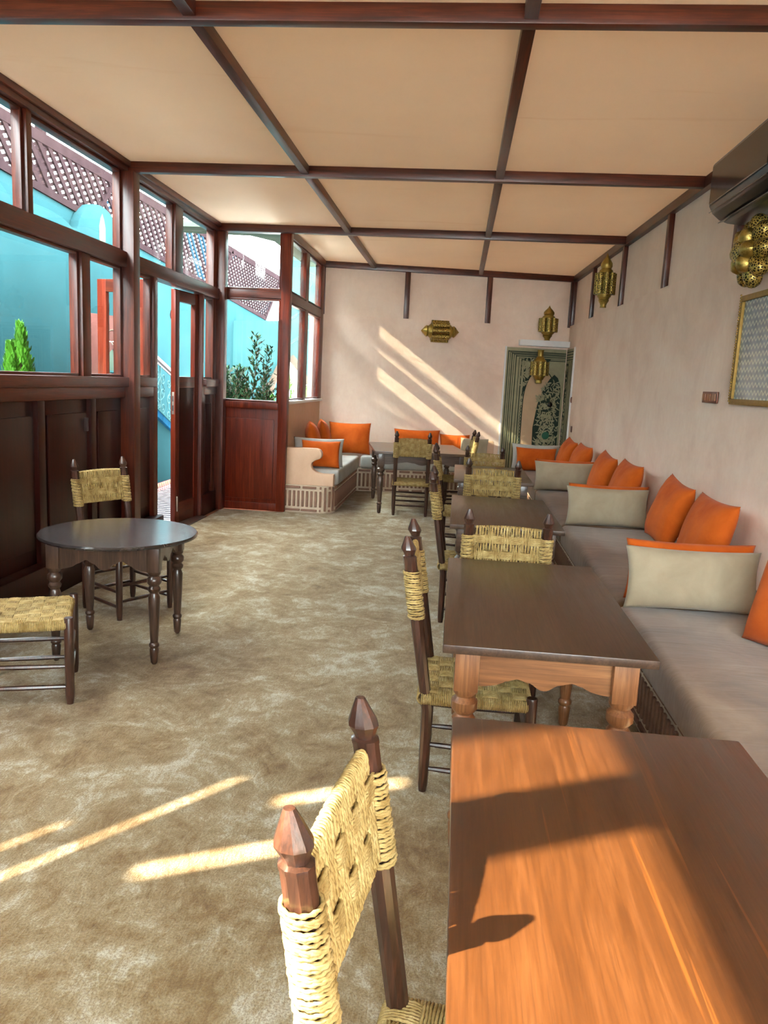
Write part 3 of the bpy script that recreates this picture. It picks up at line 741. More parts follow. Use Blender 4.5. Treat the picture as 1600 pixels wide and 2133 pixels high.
# long bench on the right
BF = lambda y: .845
br = thing('long_bench', 'long built-in bench with brick-striped base along the right wall', 'bench', (1.2, 4.0, 0))
def brp(mb, name, mat, bevel=.0):
    mb.v = [(x-1.2, y-4.0, z) for x, y, z in mb.v]; return mb.build(name, mat, br, bevel=bevel)
base = brp(MB().add([(.85,-1.4,0),(RX(-1.4)-.003,-1.4,0),(RX(9.45)-.003,9.45,0),(.85,9.45,0),(.85,-1.4,.295),(RX(-1.4)-.003,-1.4,.295),(RX(9.45)-.003,9.45,.295),(.85,9.45,.295)],
           [(0,3,2,1),(4,5,6,7),(0,1,5,4),(1,2,6,5),(2,3,7,6),(3,0,4,7)]), 'bench_base', 'mortar', .004)
bricks_face(base, (.85-1.2, 9.40-4, 0), (0, -1, 0), (-1, 0, 0), 8.1, .02, .290, .052, .028, .045)
for i, (a, b, lb) in enumerate(((-1.35, 3.60, 'long taupe bench pad beside the two nearest tables'),
                  (3.61, 5.66, 'long taupe bench pad between the near and the second beige cushion'), (5.67, 7.60, 'long taupe bench pad between the second and third beige cushion'),
                  (7.61, 9.43, 'long taupe bench pad at the far end of the right bench'))):
    cushion('bench_pad', lb, 'bench_fabric', [(.80, a), (RX(a)-.01, a), (RX(b)-.01, b), (.80, b)], .296, SZ, 'pads on the long right bench', .045, .012)

# corner bench in the recess
bl = thing('corner_bench', 'built-in corner bench with curved plaster arm and brick-striped base', 'bench', (-1.5, 9.0, 0))
def loc_(mb, o): mb.v = [(x-o.location.x, y-o.location.y, z-o.location.z) for x, y, z in mb.v]; return mb
BXF = -1.245; BYF = lambda x: 9.86+.17*(x+1.245)
RC = .16; ycor = 8.0
outl = [(-1.785, ycor)]+[(BXF-RC+RC*math.sin(a), ycor+RC-RC*math.cos(a)) for a in np.linspace(0, PI/2, 9)]+[(BXF, BYF(BXF)), (.50, BYF(.50)), (.50, BY(.50)-.01), (-1.785, BY(-1.785)-.01)]
base2 = loc_(MB().prism(outl, lambda p: (p[0], p[1], 0), lambda p: (p[0], p[1], .29)), bl).build('bench_base', 'mortar', bl)
off = bl.location
bricks_face(base2, Vector((-1.775, ycor, 0))-off, (1, 0, 0), (0, -1, 0), BXF-RC+1.775, .01, .285, .046, .024, .042)
for i in range(5):
    a = (i+.5)/5*PI/2; p = Vector((BXF-RC+RC*math.sin(a), ycor+RC-RC*math.cos(a), 0)); n = Vector((math.sin(a), -math.cos(a), 0)); u = Vector((math.cos(a), math.sin(a), 0))
    bricks_face(base2, p-u*.023-off, u, n, .046, .01, .285, .046, .024, .042, i % 2 == 0)
bricks_face(base2, Vector((BXF, ycor+RC, 0))-off, (0, 1, 0), (1, 0, 0), BYF(BXF)-ycor-RC, .01, .285, .052, .028, .042)
bricks_face(base2, Vector((BXF+.02, BYF(BXF+.02), 0))-off, bu, -bn, 1.72, .01, .285, .052, .028, .042)
# plaster arm
arm = [(-1.785, .29), (-1.785, .68), (-1.44, .68), (-1.405, .668), (-1.385, .64), (-1.383, .60), (-1.40, .575), (-1.45, .555), (-1.485, .53), (-1.492, .50), (-1.48, .465), (-1.44, .435), (-1.38, .418), (-1.25, .418), (-1.25, .29)]
loc_(MB().prism(arm, lambda p: (p[0], ycor+.012, p[1]), lambda p: (p[0], ycor+.11, p[1])), bl).build('arm', 'plaster_arm', bl, bevel=.012)
loc_(MB().box(.40, .50, 9.96+.17*.45+.2, BY(.45)-.02, .29, .70), bl).build('arm', 'plaster_arm', bl, bevel=.02)
cushion('bench_pad', 'pale grey bench pad behind the curved plaster arm', 'pale_fabric', [(-1.775, ycor+.12), (-1.21, ycor+.12), (-1.21, BYF(-1.21)-.03), (-1.775, BYF(-1.775)-.03)], .291, .46, 'pale pads on the corner bench', .04, .006)
q = lambda x, d: (x, BYF(x)+d)
cushion('bench_pad', 'pale grey bench pad along the back wall', 'pale_fabric', [q(-1.20, -.02), q(.39, -.02), (.39, BY(.39)-.02), (-1.20, BY(-1.20)-.02)], .291, .46, 'pale pads on the corner bench', .04, .006)

# ================================================================== PILLOWS
def pillow_mesh(w_, h_, t_, seed, fab, ear=.07, wr=.006):
    n, m = 26, 20; V = []; F = []; r_ = random.Random(seed); sx = r_.uniform(0, 50)
    def pt(u, v, s):
        x = w_/2*u*(1-ear*(1-v*v)*abs(u)**3*.9); y = h_/2*v*(1-ear*1.1*(1-u*u)*abs(v)**3)
        prof = max(0, (1-abs(u)**2.6))*max(0, (1-abs(v)**2.6)); z = t_/2*prof**.55
        k = wr*noise.noise(Vector((x*9+sx, y*5, s*3)))*min(1, prof*3)+wr*.8*noise.noise(Vector((x*26+sx, y*8, s*7)))*min(1, prof*2)
        return (x, y, s*(z+k))
    idx = {}
    for s in (1, -1):
        for i in range(n+1):
            for j in range(m+1):
                u, v = math.sin((2*i/n-1)*PI/2)*.35+(2*i/n-1)*.65, math.sin((2*j/m-1)*PI/2)*.35+(2*j/m-1)*.65
                if s == -1 and (i in (0, n) or j in (0, m)): idx[s, i, j] = idx[1, i, j]; continue
                idx[s, i, j] = len(V); V.append(pt(u, v, s))
        for i in range(n):
            for j in range(m):
                q_ = (idx[s, i, j], idx[s, i+1, j], idx[s, i+1, j+1], idx[s, i, j+1]); F.append(q_ if s == 1 else q_[::-1])
    me = bpy.data.meshes.new('cushion_cover'); me.from_pydata(V, [], F); me.materials.append(M[fab])
    me.polygons.foreach_set('use_smooth', [True]*len(F)); return me
pil_n = [0]
def pillow(label, fab, w_, h_, t_, center, wdir, up, group, bottom=None, ear=.07):
    """wdir: direction of the width, up: direction of the height; centre in world."""
    pil_n[0] += 1
    X = Vector(wdir).normalized(); Y = Vector(up); Y = (Y-X*Y.dot(X)).normalized(); Zv = X.cross(Y)
    me = pillow_mesh(w_, h_, t_, pil_n[0], fab, ear)
    o = bpy.data.objects.new('throw_pillow', me); COL.objects.link(o)
    mm = Matrix((X, Y, Zv)).transposed().to_4x4(); mm.translation = center; o.matrix_world = mm
    if bottom is not None:
        zmin = min((mm @ v.co).z for v in me.vertices); o.location.z += bottom-zmin
    return setp(o, label, 'cushion', group)
g1, g2 = 'orange velvet cushions on the long bench', 'beige linen cushions on the long bench'
S2 = SZ+.004
def divider(y, x0, x1, tag, dy=.20):
    cx = (x0+x1)/2; w_ = x1-x0
    pillow('beige oblong cushion standing across the bench, %s' % tag, 'beige_linen', w_, .285, .15, (cx, y, .6), (1, .02, 0), (0, .22, 1), g2, S2)
    pillow('orange oblong cushion tucked behind the beige cushion, %s' % tag, 'orange_velvet', w_, .285, .13, (cx+.035, y+dy, .6), (1, .03, 0), (0, .16, 1), g1, S2)
divider(3.53, .80, 1.40, 'nearest the camera', .17)
divider(5.66, .82, 1.41, 'second from the camera', .17)
divider(7.52, .765, 1.35, 'third from the camera', .17)
def lean(yc, h_, w_, label, rot, zoff=0, xoff=0):
    # square cushion leaning on the right wall, turned in its own plane a little
    x = RX(yc)-.19+xoff; up = Vector((.30, 0, 1)).normalized(); wd = Vector((-.10, 1, 0)).normalized()
    n = wd.cross(up); R_ = Matrix.Rotation(rot, 3, n)
    pillow(label, 'orange_velvet', w_, h_, .17, (x, yc, .66), R_ @ wd, R_ @ up, g1, S2, .08)
lean(4.98, .43, .44, 'orange square cushion leaning on the wall, farther of the nearest pair', .12, xoff=-.03)
lean(4.40, .42, .50, 'orange square cushion leaning on the wall, closer of the nearest pair', .02)
lean(6.95, .42, .44, 'orange square cushion leaning on the wall, farther of the middle pair', .12, xoff=-.03)
lean(6.28, .43, .50, 'orange square cushion leaning on the wall, closer of the middle pair', .04)
lean(8.78, .42, .44, 'orange square cushion leaning on the wall, farther of the far pair', .10, xoff=-.03)
lean(8.18, .42, .50, 'orange square cushion leaning on the wall, closer of the far pair', .04)
pillow('orange cushion cut off by the right edge of the picture', 'orange_velvet', .50, .40, .17, (1.36, 2.96, .66), (-.42, .9, 0), (.25, .1, 1), g1, S2, .05)
pillow('orange oblong cushion at the far end of the long bench', 'orange_velvet', .47, .28, .14, (.945, 9.21, .6), (1, .02, 0), (0, .2, 1), g1, S2)
pillow('pale oblong cushion behind the orange one at the far bench end', 'pale_fabric', .56, .31, .11, (.95, 9.345, .6), (1, .02, 0), (0, .15, 1), g2, S2)
g3 = 'cushions on the corner bench'; S3 = .463
pillow('large orange cushion in the corner against the back wall', 'orange_velvet', .54, .41, .16, (-1.36, 9.95, .66), bu, Vector((0, .18, 1)), g3, S3)
pillow('orange oblong cushion on the back wall behind the plank table', 'orange_velvet', .60, .36, .15, (-.50, 10.09, .66), bu, Vector((0, .22, 1)), g3, S3)
pillow('orange cushion lying against the right end of the back wall', 'orange_velvet', .40, .32, .14, (-.01, 10.185, .66), bu, Vector((.1, .3, 1)), g3, S3)
pillow('grey cushion beside the plaster end of the back bench', 'beige_linen', .36, .30, .14, (.235, 10.02, .62), (.95, -.1, 0), Vector((.1, .35, 1)), g3, S3)
pillow('orange cushion under the window board nearest the plaster arm', 'orange_velvet', .50, .47, .17, (-1.60, 8.72, .66), (-.20, 1, 0), (-.24, 0, 1), g3, S3)
pillow('orange cushion under the window board nearest the corner', 'orange_velvet', .50, .47, .16, (-1.58, 9.33, .66), (-.20, 1, 0), (-.24, 0, 1), g3, S3)
pillow('orange cushion leaning on the curved plaster arm', 'orange_velvet', .42, .29, .10, (-1.43, 8.22, .6), (1, .05, 0), (0, .12, 1), g3, S3)
pillow('pale cushion behind the orange one at the curved arm', 'pale_fabric', .55, .31, .08, (-1.475, 8.335, .6), (1, .05, 0), (0, .10, 1), g3, S3)

# ================================================================== WALL THINGS
# carved niche panel in the far right corner
nx0, nx1, nz1 = .585, 1.375, 1.93
cn = thing('carved_mural', 'tall carved green and cream panel in the far right corner', 'wall panel', (nx0, BY(nx0), 0))
def cb(u0, u1, z0, z1, d0, d1, name, mat, parent=cn, bevel=0, face='b'):
    mb = MB(); vs = []
    O_ = Vector((0, 0, 0))
    for z in (z0, z1):
        for (u_, d) in ((u0, d0), (u1, d0), (u1, d1), (u0, d1)): vs.append(O_+bu*u_-bn*d+Vector((0, 0, z)))
    return mb.add(vs, [(0,3,2,1),(4,5,6,7),(0,1,5,4),(1,2,6,5),(2,3,7,6),(3,0,4,7)]).build(name, mat, parent, bevel=bevel)
LW = .795
cb(0, LW, .30, nz1, .001, .012, 'panel_ground', 'niche_cream')
def line(u0, u1, z0, z1, mat='niche_green', h=.0145): cb(u0, u1, z0, z1, .010, h, 'border_line', mat)
for i, u_ in enumerate((.022, .050, .072, .100, .128, .172, .205)):
    wv = .011 if i in (0, 2, 4, 6) else .007
    line(u_, u_+wv, .30, nz1-.03-u_*.55)
    line(u_, LW, nz1-.034-u_*.55-wv, nz1-.034-u_*.55, h=.0147)
# arch field
ar = []
ax0, ax1, zs_, zt_ = .26, .70, 1.15, 1.66
for i in range(25):
    a = PI-i/24*PI; ar.append(((ax0+ax1)/2+(ax1-ax0)/2*math.cos(a), zs_+(zt_-zs_)*math.sin(a)**.8))
poly = [(ax0, .30)]+ar+[(ax1, .30)]
mp = lambda d: (lambda p: bu*p[0]-bn*d+Vector((0, 0, p[1])))
MB().prism(poly, mp(.010), mp(.0165)).build('arch_field', 'niche_plain', cn)
# dark outline and beads of the arch
pts = [bu*x-bn*.0175+Vector((0, 0, z)) for x, z in [(ax0, .30)]+ar]
MB().tube(pts, .006, 6).build('arch_outline', 'niche_green', cn)
for i in range(1, 13):
    for k in (0,):
        x, z = ar[i] if i < 13 else (ax0, 1.15)
        x -= .016; bead = MB().tube([bu*(x+.011*math.cos(a))-bn*.016+Vector((0, 0, z+.018*math.sin(a))) for a in np.linspace(0, 2*PI, 9)[:-1]], .0035, 5, True)
        bead.build('bead', 'niche_green', cn)
for i in range(14):
    z = .62+i*.042; MB().tube([bu*(ax0-.014+.011*math.cos(a))-bn*.016+Vector((0, 0, z+.02*math.sin(a))) for a in np.linspace(0, 2*PI, 9)[:-1]], .0035, 5, True).build('bead', 'niche_green', cn)
def leaf_field(name, region, n, size, matl, seed, d=.018):
    r_ = random.Random(seed); mb = MB(); tries = 0; c_ = 0
    while c_ < n and tries < n*30:
        tries += 1; x, z = region(r_)
        if x is None: continue
        a = r_.uniform(0, 2*PI); L = size*r_.uniform(.7, 1.4); cu = r_.uniform(-2.2, 2.2); pts = []
        for k in range(6):
            t_ = k/5; aa = a+cu*t_; x2 = x+L*t_*math.cos(a+cu*t_*.5); z2 = z+L*t_*math.sin(a+cu*t_*.5); pts.append((x2, z2))
        mb.tube([bu*p[0]-bn*d+Vector((0, 0, p[1])) for p in pts], [.003, .007, .009, .008, .006, .002], 5); c_ += 1
    return setp(mb.build(name, matl, cn, smooth=True), kind='stuff')
def reg_tree(r_):
    x, z = r_.uniform(.40, .73), r_.uniform(.32, 1.50)
    return (x, z) if x > .44+.10*abs(math.sin(z*5))*.5+(.16*max(0, z-1.2)) else (None, None)
def reg_sp(r_):
    x, z = r_.uniform(.245, .47), r_.uniform(1.42, 1.78)
    return (x, z) if (z > 1.44+.9*(x-.24)+.10 or x < .27) else (None, None)
treep = [(.44, .31), (.42, .9), (.46, 1.2), (.53, 1.42), (.60, 1.54), (.66, 1.60), (.71, 1.56), (.75, 1.46), (.765, 1.3), (.765, .31)]
MB().prism(treep, mp(.012), mp(.0172)).build('foliage_ground', 'niche_green', cn)
leaf_field('carved_leaves', reg_tree, 430, .055, 'niche_cream', 3, .020)
spp = [(.245, 1.30), (.245, 1.80), (.60, 1.80), (.52, 1.70), (.40, 1.62), (.30, 1.48)]
MB().prism(spp, mp(.010), mp(.0160)).build('spandrel_ground', 'niche_green', cn)
leaf_field('spandrel_leaves', reg_sp, 120, .05, 'niche_cream', 4, .0185)
em = MB().lathe([(.001, 0), (.045, .002), (.05, .012), (.001, .018)], 20, bu*.60-bn*.02+Vector((0, 0, .80)), Matrix((bu, Vector((0, 0, 1)), -bn)).transposed()); em.build('green_boss', 'emerald', cn, smooth=True)
em = MB().lathe([(.001, 0), (.03, .002), (.034, .02), (.02, .03), (.001, .032)], 20, bu*.625-bn*.02+Vector((0, 0, 1.21)), Matrix((bu, Vector((0, 0, 1)), -bn)).transposed()); em.build('black_boss', 'black_gloss', cn, smooth=True)
cb(-.02, 0, .30, nz1+.01, .001, .022, 'edge_trim', 'white_paint')
# return of the panel on the right wall
sr = thing('carved_side_strip', 'narrow carved strip with white edge on the right wall by the corner', 'wall panel', (RX(10.3), 10.3, 0))
def sb(y0, y1, z0, z1, d0, d1, name, mat):
    m = rwall(y0, y1, z0, z1, -d1, -d0); return loc_(m, sr).build(name, mat, sr)
sb(10.06, 10.58, .46, 1.93, .001, .012, 'panel_ground', 'niche_cream')
for z in (1.90, 1.865, 1.83, 1.80): sb(10.06, 10.56, z-.012, z, .011, .0145, 'border_line', 'niche_green')
for y in (10.10, 10.16, 10.24, 10.34): sb(y, y+.012, .46, 1.78, .011, .0145, 'border_line', 'niche_green')
sb(10.40, 10.56, .46, 1.75, .011, .014, 'carved_ground', 'niche_green')
r_ = random.Random(9); mb = MB()
for i in range(90):
    y, z = r_.uniform(10.41, 10.54), r_.uniform(.5, 1.72); a = r_.uniform(0, 6.28); cu = r_.uniform(-2, 2)
    mb.tube([(RX(y)-.016-RX(10.3)+0, y+.045*t_*math.cos(a+cu*t_)-10.3, z+.045*t_*math.sin(a+cu*t_)) for t_ in (0, .33, .66, 1)], [.003, .007, .007, .002], 5)
setp(mb.build('carved_leaves', 'niche_cream', sr, smooth=True), kind='stuff')
sb(10.03, 10.06, .46, 1.945, .001, .02, 'edge_trim', 'white_paint')
# white shelf above it
sh = bwall(.735, 1.375, 1.955, 2.03, -.12, -.001); setp(sh.build('wall_shelf', 'white_paint', bevel=.004), 'short white shelf above the carved corner panel', 'shelf')

# brass lanterns
def lantern(name, label, loc, size, m=None, kind='upright', slim=1):
    """lobed lantern: dome with spike, ring of half-round lobes, tapering foot. size = total height"""
    o = thing(name, label, 'lantern', loc, 0, 'pierced brass lanterns'); s = size; m = m or Matrix.Identity(3)
    def P(pr): return [(r*s*slim, z*s) for r, z in pr]
    if kind == 'upright': lo, hi = .22, .66
    elif kind == 'hang': lo, hi = .22, .68
    else: lo, hi = .25, .75
    MB().lathe(P([(.17, lo-.03), (.20, lo+.04), (.20, hi-.04), (.17, hi+.03)]), 16, m=m).build('body', 'brass', o, smooth=True, angle=.5)
    for k in range(8):
        a = 2*PI*k/8; c_ = m @ Vector((.205*s*slim*math.cos(a), .205*s*slim*math.sin(a), 0))
        MB().lathe(P([(.0, lo+.02), (.078, lo+.02), (.078, hi-.03), (.0, hi-.03)]), 12, c_, m).build('lobe', 'brass_pierced', o, smooth=True, angle=.7)
    if kind == 'hang':
        MB().lathe(P([(.15, hi+.02), (.12, hi+.10), (.085, hi+.13), (.09, .98), (.10, 1.0)]), 14, m=m).build('neck', 'brass', o, smooth=True, angle=.5)
        MB().lathe(P([(.16, lo-.02), (.13, lo-.10), (.10, lo-.12), (.105, lo-.19), (.07, lo-.22)]), 14, m=m).build('foot', 'brass', o, smooth=True, angle=.5)
    elif kind == 'upright':
        MB().lathe(P([(.15, hi+.02), (.13, hi+.06), (.155, hi+.10), (.15, hi+.15), (.10, hi+.21), (.045, hi+.26), (.015, hi+.31), (.003, 1.0)]), 16, m=m).build('dome', 'brass', o, smooth=True, angle=.6)
        MB().lathe(P([(.16, lo-.02), (.13, lo-.07), (.14, lo-.09), (.09, lo-.15), (.075, lo-.19), (.085, 0)]), 16, m=m).build('foot', 'brass', o, smooth=True, angle=.5)
    else:
        for sg in (0, 1):
            f = (lambda z: z) if sg else (lambda z: 1-z)
            MB().lathe([(r*s, f(z)*s) for r, z in [(.15, .75), (.16, .78), (.13, .82), (.15, .86), (.12, .90), (.05, .955), (.003, 1.0)]], 16, m=m).build('dome', 'brass', o, smooth=True, angle=.6)
    return o
mx_ = Matrix((bn, Vector((0, 0, 1)), bu)).transposed() if False else Matrix((Vector((0, 0, 1)), -bn, bu)).transposed()
p = Vector((-.31, BY(-.31), 2.07))-bn*.13-bu*.245
lantern('wall_lantern', 'brass lantern mounted sideways on the middle of the back wall', p, .49, mx_, 'side')
pl_ = Vector((1.15, BY(1.15), 2.03))-bn*.06
lantern('table_lantern', 'brass lantern with spiked dome standing on the white shelf', (1.09, BY(1.09)-.13, 2.03), .44, None, 'upright')
lantern('hanging_lantern', 'brass lantern fixed in front of the carved corner panel', (1.02, BY(1.02)-.16, 1.475), .43, None, 'hang')
lantern('wall_lantern', 'slim brass lantern high on the right wall between two battens', (RX(8.2)-.105, 8.12, 2.235), .52, None, 'upright', .72)
# star lantern at the right edge
sl = thing('star_lantern', 'big flower-shaped pierced brass lamp on the right wall', 'lantern', (RX(4.50)-.004, 4.50, 2.188))
n_ = 9
for k in range(n_):
    a = 2*PI*(k+.5)/n_; d = Vector((0, math.cos(a), math.sin(a))); ax = Vector((-1, 0, 0))
    m3 = Matrix((d.cross(ax), ax, d)).transposed()
    prof = [(.001, .0), (.055, .01), (.062, .09), (.058, .14), (.045, .175), (.022, .195), (.001, .2)]
    prof = [(r0*.86, z0*.78) for r0, z0 in prof]
    MB().lathe(prof, 14, d*.038+ax*.072, m3).build('petal', 'brass_pierced', sl, smooth=True, angle=1.2)
for k in range(6):
    a = 2*PI*k/6; d = Vector((0, math.cos(a), math.sin(a))); ax = Vector((-1, 0, 0)); m3 = Matrix((d.cross(ax), ax, d)).transposed()
    MB().lathe([(.001, .0), (.04, .01), (.05, .07), (.04, .11), (.001, .13)], 12, d*.0+ax*.125, m3).build('inner_petal', 'brass', sl, smooth=True, angle=1.2)
MB().lathe([(.1, .0), (.1, .08), (.06, .17), (.001, .19)], 12, (0, 0, 0), Matrix((Vector((0, 1, 0)), Vector((0, 0, 1)), Vector((-1, 0, 0)))).transposed()).build('boss', 'brass_pierced', sl, smooth=True)
MB().lathe([(.09, .0), (.09, .015)], 16, (0, 0, 0), Matrix((Vector((0, 1, 0)), Vector((0, 0, 1)), Vector((-1, 0, 0)))).transposed()).build('wall_plate', 'brass', sl)
# framed embroidery behind glass
fy0, fy1, fz0, fz1 = 4.05, 4.735, 1.375, 1.985
fr_ = thing('framed_panel', 'gold framed blue panel with pale zigzag embroidery on the right wall', 'picture', (RX(4.4), 4.4, fz0))
def fp(y0, y1, z0, z1, d0, d1, n, m, bev=0): return loc_(rwall(y0, y1, z0, z1, -d1, -d0), fr_).build(n, m, fr_, bevel=bev)
fp(fy0+.02, fy1-.02, fz0+.02, fz1-.02, .001, .014, 'embroidered_panel', 'embroidery')
for a in ((fy0, fy1, fz0, fz0+.032), (fy0, fy1, fz1-.032, fz1), (fy0, fy0+.032, fz0+.032, fz1-.032), (fy1-.032, fy1, fz0+.032, fz1-.032)):
    fp(*a, .001, .03, 'frame_rail', 'gold_frame', .005)
bead_me = MB().lathe([(.001, -.006), (.005, -.003), (.0055, 0), (.005, .003), (.001, .006)], 6).mesh('bead', 'gold_frame', True)
for i in range(40):
    link('bead', bead_me, fr_, (RX(fy1)-.033-RX(4.4), fy1-.012-4.4, .02+i*.0152))
# air conditioner
ac = thing('air_conditioner', 'glossy black wall air conditioner under the ceiling at right', 'air conditioner', (RX(4.4)-.012, 4.4, 2.395))
pr_ = [(-.003, 0), (-.05, -.006), (-.12, .0), (-.17, .018), (-.21, .05), (-.232, .09), (-.235, .31), (-.225, .325), (-.003, .325)]
MB().prism(pr_, lambda p: (p[0]-.0, 3.95-4.4, p[1]), lambda p: (p[0], 4.84-4.4, p[1])).build('housing', 'black_plastic', ac, bevel=.006)
MB().prism([(-.236, .095), (-.239, .1), (-.239, .30), (-.236, .305)], lambda p: (p[0], 3.97-4.4, p[1]), lambda p: (p[0], 4.82-4.4, p[1])).build('front_panel', 'black_gloss', ac)
MB().beam((-.226, 3.97-4.4, .058), (-.226, 4.82-4.4, .058), .022, .004, (.6, 0, -.8)).build('air_flap', 'black_gloss', ac)
MB().beam((-.155, 3.97-4.4, .006), (-.155, 4.82-4.4, .006), .05, .004, (.3, 0, -.95)).build('air_flap', 'black_gloss', ac)
# switches
def plate(name, label, y0, y1, z0, z1, rock=0):
    o = thing(name, label, 'switch', (RX((y0+y1)/2), (y0+y1)/2, z0))
    loc_(rwall(y0, y1, z0, z1, -.012, -.0005), o).build('plate', 'switch_brown', o, bevel=.003)
    for i in range(rock):
        w_ = (y1-y0)/rock; a = y0+w_*i+w_*.18; loc_(rwall(a, a+w_*.64, z0+.014, z1-.014, -.018, -.010), o).build('rocker', 'switch_rocker', o, bevel=.002)
plate('light_switch', 'brown triple switch plate on the right wall beside the gold frame', 4.98, 5.24, 1.375, 1.445, 3)
plate('light_switch', 'small brown switch by the carved corner strip', 10.0-.0, 10.02+.01, 1.255, 1.33, 1)
plate('wall_thermostat', 'tiny reddish plate low on the right wall near the far corner', 9.80, 9.86, .90, .975, 0)

# ================================================================== COURTYARD OUTSIDE
cf = setp(MB().box(-9, -2.62, -8, 22, -.14, -.03).build('courtyard_floor', 'tile_white'), kind='structure')
tl = MB().add([(-.10, -.028, 0), (.04, -.028, 0), (.10, .028, 0), (-.04, .028, 0), (-.10, -.028, .004), (.04, -.028, .004), (.10, .028, .004), (-.04, .028, .004)],
              [(0,3,2,1),(4,5,6,7),(0,1,5,4),(1,2,6,5),(2,3,7,6),(3,0,4,7)]).mesh('floor_tile', 'tile_slate')
for i in range(5):
    for j in range(26):
        link('floor_tile', tl, cf, (-2.76-i*.16-(j % 2)*.08, 6.5+j*.11, -.03))
XW = -4.1
def yz(mb_poly, x0, x1): return MB().prism(mb_poly, lambda p: (x0, p[0], p[1]), lambda p: (x1, p[0], p[1]))
# long teal wall under the lattice
lat_b = lambda y: 3.09-(y-6.8)*.0558
cw = setp(yz([(.8, -.03), (17.6, -.03), (17.6, 2.40), (16.3, lat_b(16.3)), (6.0, lat_b(6.0)), (1.5, 3.12), (1.5, 3.33), (.8, 3.33)], XW-.16, XW).build('courtyard_wall', 'teal_wall'), kind='structure')
# unseen nearer wall, slits and holes added to throw sun streaks on the floor
l1 = lambda y: 2.09+.9*(y-.42)
l2 = lambda y: l1(y)-.20
def wseg(a, b, lo, hi): yz([(a, lo(a)), (b, lo(b)), (b, hi(b)), (a, hi(a))], XW-.02, XW).build('sun_mask_course', 'teal_wall', cw)
K = lambda v: (lambda y: v)
wseg(-2.6, -.6, K(-.03), K(3.33)); wseg(-.6, .66, K(-.03), l2); wseg(.66, .8, K(-.03), l1); wseg(-.6, .66, lambda y: l2(y)+.04, l1)
for a, b, o0, o1 in ((-.6, .26, 0, 0), (.26, .34, 2.34, 2.66), (.34, .55, 0, 0), (.55, .62, 2.56, 2.86), (.62, .8, 0, 0)):
    if o0: wseg(a, b, lambda y: l1(y)+.045, K(o0)); wseg(a, b, K(o1), K(3.33))
    else: wseg(a, b, lambda y: l1(y)+.045, K(3.33))
# scalloped parapet in front
def arc(yc, zc_, ry, rz, a0, a1, n=14): return [(yc+ry*math.cos(a), zc_+rz*math.sin(a)) for a in np.linspace(a0, a1, n)]
sp_ = [(5.6, -.03), (5.6, 2.98)]+arc(6.25, 2.78, .55, .20, 2.4, .35)+arc(7.35, 2.72, .62, .15, 2.5, .5)+arc(8.56, 2.70, .56, .44, PI*.93, .12)+[(9.15, 2.45), (9.15, -.03)]
pa = setp(yz(sp_, XW, XW+.10).build('scalloped_parapet', 'teal_wall', bevel=.012), kind='structure')
nich = [(8.50, 2.76), (8.50, 2.92), (8.53, 3.0), (8.575, 3.06), (8.62, 3.0), (8.65, 2.92), (8.65, 2.76)]
yz(nich, XW+.098, XW+.104).build('arched_niche', 'eave_green', pa); yz([(8.48, 2.735), (8.67, 2.735), (8.67, 2.76), (8.48, 2.76)], XW+.09, XW+.125).build('niche_sill', 'teal_wall', pa)
# pink clay arch panel
pk = setp(yz([(8.15, -.03), (8.15, 1.97), (8.76, 1.99), (8.76, -.03)], XW+.10, XW+.17).build('clay_panel', 'pink_clay', bevel=.01), kind='structure')
yz([(8.50, .4)]+[(8.655-.155*math.cos(a), 1.36+.25*math.sin(a)) for a in np.linspace(0, PI, 12)]+[(8.81, .4)], XW+.16, XW+.175).build('arch_opening', 'eave_green', pk)
MB().tube([(XW+.185, 8.655-.155*math.cos(a), 1.36+.25*math.sin(a)) for a in np.linspace(PI*.5, PI, 10)]+[(XW+.185, 8.81, .5)], .018, 6).build('arch_rim', 'tile_slate', pk, smooth=True)
MB().tube([(XW+.172, 8.66-.30*math.cos(a), 1.55+.28*math.sin(a)) for a in np.linspace(.2, PI-.2, 12)], .008, 5).build('arch_moulding', 'stone', pk)
for y in (8.50, 8.66): MB().tube([(XW+.17, y, 1.70), (XW+.22, y+.02, 1.69), (XW+.23, y+.03, 1.66)], .008, 6).build('spout', 'steel', pk)
# lattice screen
ls = thing('lattice_screen', 'brown wooden lattice screen on top of the courtyard wall', 'lattice', (XW, 9.0, 3.09))
ztop = 3.525
def lat_end(z): return 16.3+(z-2.56)*1.35          # slanted far end
LY0 = 1.5
def lb(y): return lat_b(max(y, -6))
def clip_slat(y0, z0, dy, dz):
    # segment of the line inside the screen outline
    ins = []
    for t_ in np.linspace(-14, 14, 1401):
        y, z = y0+dy*t_, z0+dz*t_
        if LY0 < y < lat_end(z)-.03 and min(lb(y), 3.12)+.02 < z < ztop-.02: ins.append(t_)
    return (min(ins), max(ins)) if len(ins) > 3 else None
def slat(y0, z0, dy, dz, wd, xoff, mat):
    c_ = clip_slat(y0, z0, dy, dz)
    if not c_: return
    a = Vector((xoff, y0+dy*c_[0]-9, z0+dz*c_[0]-3.09)); b = Vector((xoff, y0+dy*c_[1]-9, z0+dz*c_[1]-3.09))
    MB().beam(a, b, wd, .018, (1, 0, 0)).build('slat', mat, ls)
k1 = .049/.141
d1 = (1/math.hypot(1, k1), k1/math.hypot(1, k1)); s2 = math.sqrt(.5)
z = 2.4-14.5*k1*1.0
for i in range(150):       # shallow family: z at y=9
    z0 = 0.0+i*.0655
    slat(9, z0, d1[0], d1[1], .029, -.009, 'lattice_blue' if (i % 23) in (3, 4) else 'lattice_wood')
for i in range(120):       # 45 degree family
    slat(-5.0+i*.190, 3.2, s2, -s2, .060, .009, 'lattice_blue' if 86 < i < 96 and i % 3 else 'lattice_wood')
